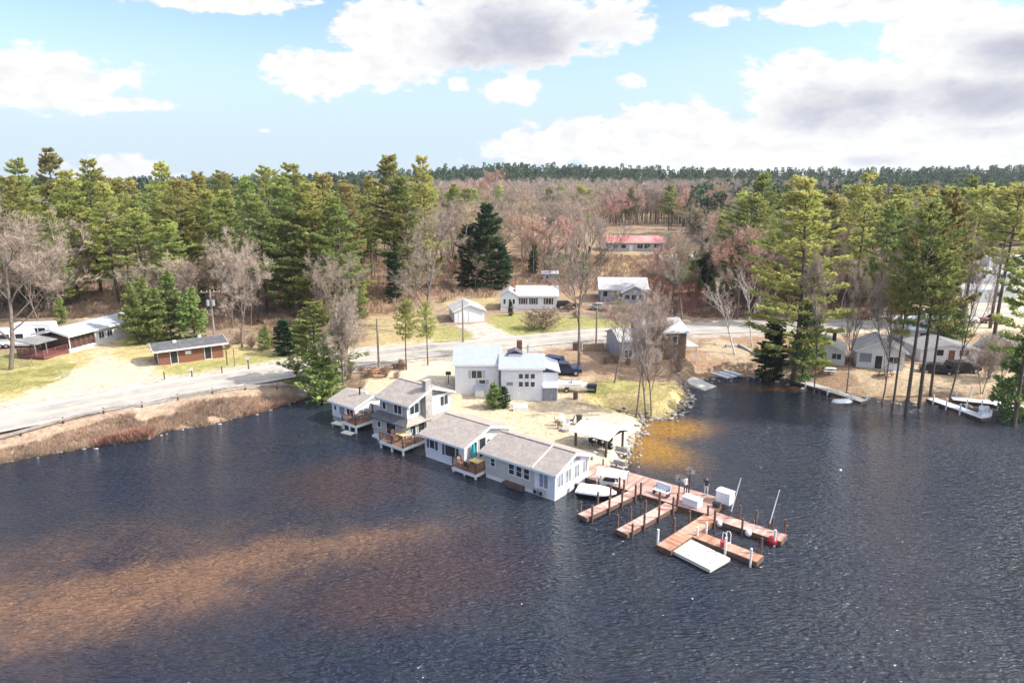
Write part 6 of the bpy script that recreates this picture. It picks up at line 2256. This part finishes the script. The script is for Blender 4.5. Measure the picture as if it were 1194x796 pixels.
def wood(n, us, Ys, kinds, where, top=None, hs=(12, 18), gap=2.6, seedn=0):
    rg = random.Random(seedn)
    got = []
    tries = 0
    while len(got) < n and tries < n * 30:
        tries += 1
        Y = rg.uniform(*Ys)
        u = rg.uniform(*us)
        x = (u - 597) / FPX * Y * 1.02
        if not free(x, Y, 1.0) or any((x - t[1]) ** 2 + (Y - t[2]) ** 2 < gap * gap for t in TREES):
            continue
        kd = rg.choices([k_[0] for k_ in kinds], [k_[1] for k_ in kinds])[0]
        lo, hi = hs[kd] if isinstance(hs, dict) else hs
        h = rg.uniform(lo, hi)
        if top:
            zmax = z_at(Y, top(u) if callable(top) else top) - float(land(np.array(x), np.array(Y)))
            h = min(h, zmax * rg.uniform(.86, 1.0))
        if h < 2:
            continue
        plant(kd, x, Y, h, wide=WIDE.get(kd, 1.0))
        TREES[-1].append(where)
        got.append(1)


def topL(u):
    return 205 if u < 420 else 215


HS = dict(pine=(21, 29), spruce=(9, 16), young=(5, 10), bare=(12, 18), red=(12, 17), tan=(11, 16), barem=(9, 13), birch=(10, 14), bush=(1.6, 3.2))
wood(58, (-60, 440), (150, 235), [('pine', 1)], 'in the back pine wood', topL, HS, 3.2, 1)
wood(16, (395, 540), (185, 260), [('pine', 1)], 'behind the tall pine pair', 212, HS, 4, 2)
wood(12, (-60, 440), (132, 158), [('pine', 1)], 'in the front pine row', 232, dict(HS, pine=(18, 24)), 4, 11)
wood(34, (-60, 160), (112, 150), [('bare', 5), ('tan', 3), ('young', 2), ('barem', 2), ('pine', 1)], 'in the diner woods', 288, HS, 2.0, 3)
wood(32, (150, 440), (122, 165), [('bare', 4), ('red', 2), ('tan', 3), ('barem', 2), ('young', 3)], 'in the kiosk woods', 305, HS, 2.2, 4)
wood(34, (400, 640), (150, 215), [('bare', 4), ('red', 4), ('tan', 3), ('young', 1)], 'behind the garage', 240, HS, 2.4, 5)
wood(120, (510, 870), (185, 330), [('bare', 6), ('red', 3), ('tan', 4), ('birch', 1), ('pine', 1.3)], 'in the hillside woods', 214, HS, 2.4, 6)
wood(52, (520, 900), (150, 225), [('young', 4), ('tan', 5), ('bare', 4), ('spruce', 1), ('red', 2)], 'on the brushy slope', 285, dict(HS, tan=(5, 9), bare=(6, 10), red=(5, 9), spruce=(6, 9), young=(3, 7)), 2.4, 7)
wood(36, (780, 960), (122, 190), [('bare', 4), ('tan', 2), ('red', 2), ('young', 1), ('pine', 1)], 'above the cove road', 262, dict(HS, pine=(14, 20)), 2.4, 8)
wood(66, (840, 1260), (135, 250), [('pine', 5), ('bare', 2)], 'behind the lakeside cabins', 214, HS, 3.4, 9)
wood(24, (920, 1110), (118, 150), [('bare', 3), ('tan', 2), ('pine', 2), ('birch', 1)], 'across the cabin road', 300, dict(HS, pine=(16, 24)), 2.6, 10)

# brush and saplings near the shore, counted shrubs
def scatter_px(kind, n, box, h, where, seedn):
    rg = random.Random(seedn)
    for _ in range(n):
        u, v = rg.uniform(box[0], box[2]), rg.uniform(box[1], box[3])
        x, y = G(u, v)
        plant(kind, x, y, rg.uniform(*h), parts=False)
        TREES[-1].append(where)


scatter_px('bush', 16, (705, 392, 800, 440), (1.0, 2.0), 'around the cove house', 20)
scatter_px('bush', 14, (810, 345, 900, 372), (1.5, 3.0), 'above the cove bend', 21)
scatter_px('bush', 16, (640, 303, 800, 332), (2.0, 4.0), 'below the red-roofed house', 28)
scatter_px('young', 12, (640, 300, 700, 330), (2.5, 5.0), 'below the red-roofed house', 29)
scatter_px('young', 10, (775, 292, 840, 332), (3.0, 6.0), 'beyond the cove house', 30)
scatter_px('bush', 14, (960, 350, 1060, 372), (1.5, 3.0), 'opposite the cabins', 22)
scatter_px('bush', 9, (660, 362, 790, 378), (1.0, 2.2), 'by the grey house', 23)
scatter_px('bush', 12, (400, 428, 470, 442), (.8, 1.6), 'behind the cottages', 24)
scatter_px('bush', 12, (260, 385, 420, 408), (1.2, 2.6), 'beyond the kiosk', 25)
scatter_px('barem', 4, (1100, 440, 1190, 462), (4, 6), 'below the cabins', 26)


# --- labels for the trees of the woods
ORD = ['first', 'second', 'third', 'fourth', 'fifth', 'sixth', 'seventh', 'eighth', 'ninth', 'tenth', 'eleventh', 'twelfth', 'thirteenth', 'fourteenth', 'fifteenth', 'sixteenth', 'seventeenth', 'eighteenth', 'nineteenth', 'twentieth']
MARKS = [(20, 'campers'), (90, 'diner'), (165, 'woods track'), (210, 'plain pole'), (252, 'crossarm pole'), (335, 'evergreen bush'), (385, 'small cottage'), (442, 'dark pole'), (486, 'high-crowned pines'),
         (540, 'garage'), (570, 'dark spruces'), (615, 'shuttered house'), (675, 'lone tree'), (735, 'red roof'), (785, 'cove house'), (858, 'leaning birch'), (925, 'shore pine'), (960, 'chimney cabin'), (1018, 'porch cabin'), (1100, 'black cars'), (1160, 'last cabin')]
buckets = {}
for t in TREES:
    if t[4] is None:
        u_ = proj(t[1], t[2], 5)[0]
        mk = min(MARKS, key=lambda m_: abs(m_[0] - u_))[1]
        buckets.setdefault((t[0], t[6], mk), []).append(t)
for (kd, where, mk), ts in buckets.items():
    ts.sort(key=lambda t: proj(t[1], t[2], 5)[0])
    for i, t in enumerate(ts):
        o = t[5]
        o['label'] = '%s %s, in line with the %s' % (PROMPT[kd], where, mk)
        if len(ts) > 1:
            o['label'] += ', ' + ORD[min(i, 19)] + (' from left' if i else ' from left')
        o['group'] = '%ss %s' % (PROMPT[kd], where)

# --- bank brush (nobody could count it)
rg = np.random.default_rng(77)


def brush(name, pts, n, h, m, seedn, label):
    rg = np.random.default_rng(seedn)
    pl = GP(pts) if pts is not None else None
    x0_, y0_ = pl.min(0); x1_, y1_ = pl.max(0)
    X_ = rg.uniform(x0_, x1_, n * 4); Y_ = rg.uniform(y0_, y1_, n * 4)
    keep = (sdist(X_, Y_, pl) > 0) & (vnoise(X_, Y_, 2.5, seedn) > (.12 if name == 'red_brush' else .18 if name == 'bank_brush' else .35))
    X_, Y_ = X_[keep][:n], Y_[keep][:n]
    Z_ = ground_h(X_, Y_)
    ok = Z_ > -.05
    P0 = np.stack([X_, Y_, Z_], 1)[ok]
    D0 = np.tile((0, 0, 1.), (len(P0), 1))
    V, F = tufts(P0, D0, h, h * .045, rg, 9, up=.2, spread=.55)
    tag(link(name, np_mesh(name, V, F, [m])), label, 'brush', kind='stuff')


brush('bank_brush', [(-60, 530), (0, 512), (150, 482), (260, 462), (345, 448), (352, 464), (300, 482), (240, 496), (180, 508), (100, 522), (0, 540), (-60, 556)], 11000, .6, BRUSH, 31, 'dry tan brush covering the road bank above the lake')
brush('red_brush', [(42, 532), (40, 515), (110, 500), (176, 488), (184, 508), (110, 521)], 5200, 1.3, BRUSH_R, 32, 'dense red-brown alder brush at the water on the road bank')
brush('red_brush', [(240, 478), (345, 452), (352, 466), (300, 481), (240, 497)], 1200, .9, BRUSH_R, 33, 'reddish brush on the bank close to the small cottage')
brush('undergrowth', [(0, 372), (100, 372), (260, 385), (430, 372), (430, 335), (0, 335)], 5200, 1.3, BRUSH, 34, 'brown undergrowth at the foot of the wood')
brush('undergrowth', [(760, 372), (950, 368), (960, 330), (760, 325)], 4200, 1.3, BRUSH_R, 35, 'red-brown undergrowth on the bank beyond the cove road')
brush('undergrowth', [(420, 372), (530, 350), (760, 335), (900, 340), (900, 300), (420, 300)], 9000, 1.5, BRUSH, 51, 'tan undergrowth through the woods behind the garage')
brush('undergrowth', [(930, 366), (1110, 350), (1110, 318), (930, 318)], 4000, 1.3, BRUSH_R, 52, 'reddish undergrowth beyond the cabin road')
brush('shore_brush', [(1000, 456), (1194, 466), (1194, 480), (1000, 464)], 900, .6, BRUSH, 36, 'low dry brush along the leafy cabin shore')
brush('dry_grass', [(0, 470), (0, 425), (90, 425), (80, 440)], 6000, .16, mat('straw_grass', (.34, .33, .12), .9, .3, .5), 37, 'short straw-green grass near the rail fence')
brush('dry_grass', [(680, 450), (790, 446), (806, 460), (782, 488), (700, 474)], 7000, .13, mat('straw_grass', (.34, .33, .12)), 38, 'short dry grass on the lawn point')


# --- the far woods that read as one mass
def far_wood(name, n, Ys, us, conifer, hs, m, label, seedn, per=60, trunkm=None):
    rg = np.random.default_rng(seedn)
    Y_ = rg.uniform(Ys[0] ** .5, Ys[1] ** .5, n) ** 2
    u_ = rg.uniform(us[0], us[1], n)
    X_ = (u_ - 597) / FPX * Y_ * 1.02
    ok = np.ones(n, bool)
    for p in BL:
        ok &= sdist(X_, Y_, p) < 0
    X_, Y_ = X_[ok], Y_[ok]
    Z_ = ground_h(X_, Y_)
    Hh = rg.uniform(hs[0], hs[1], len(X_))
    n = len(X_)
    if conifer:
        t_ = rg.random((n, per)) ** .8
        rad = (1 - t_) ** .8 * (Hh[:, None] * .23) * rg.uniform(.3, 1.05, (n, per))
        zz = Z_[:, None] + Hh[:, None] * (.22 + .78 * t_)
        a_ = rg.uniform(0, 6.28, (n, per))
        P0 = np.stack([X_[:, None] + rad * np.cos(a_), Y_[:, None] + rad * np.sin(a_), zz], 2).reshape(-1, 3)
        D0 = np.stack([np.cos(a_), np.sin(a_), 0 * a_ + .1], 2).reshape(-1, 3)
        V, F = tufts(P0, D0, 1.5, .6, rg, 4, up=.3, spread=.5)
    else:
        t_ = rg.random((n, per)) ** .7
        rad = np.sin(np.clip(t_ * .85 + .15, 0, 1) * 3.14) * (Hh[:, None] * .2) * rg.uniform(.1, 1.05, (n, per))
        zz = Z_[:, None] + Hh[:, None] * (.25 + .72 * t_)
        a_ = rg.uniform(0, 6.28, (n, per))
        P0 = np.stack([X_[:, None] + rad * np.cos(a_), Y_[:, None] + rad * np.sin(a_), zz], 2).reshape(-1, 3)
        D0 = np.stack([.5 * np.cos(a_), .5 * np.sin(a_), 0 * a_ + 1], 2).reshape(-1, 3)
        V, F = tufts(P0, D0, 2.6, .10, rg, 3, up=.3, spread=.5)
    # trunks: slender crossed quads with real width
    w_ = .18
    T = []
    for dx, dy in ((w_, 0), (0, w_)):
        T.append(np.stack([np.stack([X_ - dx, Y_ - dy, Z_], 1), np.stack([X_ + dx, Y_ + dy, Z_], 1), np.stack([X_ + dx * .3, Y_ + dy * .3, Z_ + Hh * .93], 1), np.stack([X_ - dx * .3, Y_ - dy * .3, Z_ + Hh * .93], 1)], 1).reshape(-1, 3))
    T = np.concatenate(T)
    TF = np.arange(len(T)).reshape(-1, 4)
    me = np_mesh(name, np.concatenate([T, V]), np.concatenate([TF, F + len(T)]), [M['bark'], m], np.r_[np.zeros(len(TF), int), np.ones(len(F), int)])
    tag(link(name, me), label, 'woods', kind='stuff')


far_wood('bare_woods', 900, (300, 470), (440, 1000), False, (13, 18), TWIG_F, 'grey-brown bare woods rising behind the red-roofed house', 41, 150)
far_wood('budding_woods', 150, (290, 440), (500, 860), False, (12, 17), TWIG_R, 'rosy budding treetops mixed through the bare woods', 42, 130)
far_wood('conifer_ridge', 3800, (440, 860), (-160, 1330), True, (9, 17), NEEDLE_F, 'dark conifer ridge along the skyline', 43, 80)
far_wood('conifer_woods', 700, (235, 440), (800, 1320), True, (14, 19), NEEDLE_F, 'deep green conifer woods behind the lakeside pines', 44, 90)
far_wood('conifer_woods', 420, (235, 420), (-120, 440), True, (14, 20), NEEDLE_F, 'deep green conifer woods behind the tall pines over the diner', 45, 90)
far_wood('bare_woods', 420, (190, 300), (-120, 440), False, (9, 15), TWIG_F, 'bare understorey woods behind the diner and the kiosk', 46, 110)
print('trees', len(TREES), {k_: sum(t[0] == k_ for t in TREES) for k_ in SETS})

# --- the air itself
hzm = bpy.data.materials.new('haze_air')
hzm.use_nodes = True
k = NT(hzm.node_tree)
k.n.clear()
out = k.new('ShaderNodeOutputMaterial')
pv_ = k.new('ShaderNodeVolumePrincipled')
pv_.inputs['Color'].default_value = (.86, .92, 1, 1)
pv_.inputs['Density'].default_value = HAZE
pv_.inputs['Anisotropy'].default_value = .3
k.link(pv_.outputs[0], out.inputs['Volume'])
tag(MB().box(-1600, 1600, -450, 3100, -4, 75).build('haze', hzm), 'thin pale haze in the air over the lake and woods', 'haze', kind='stuff')
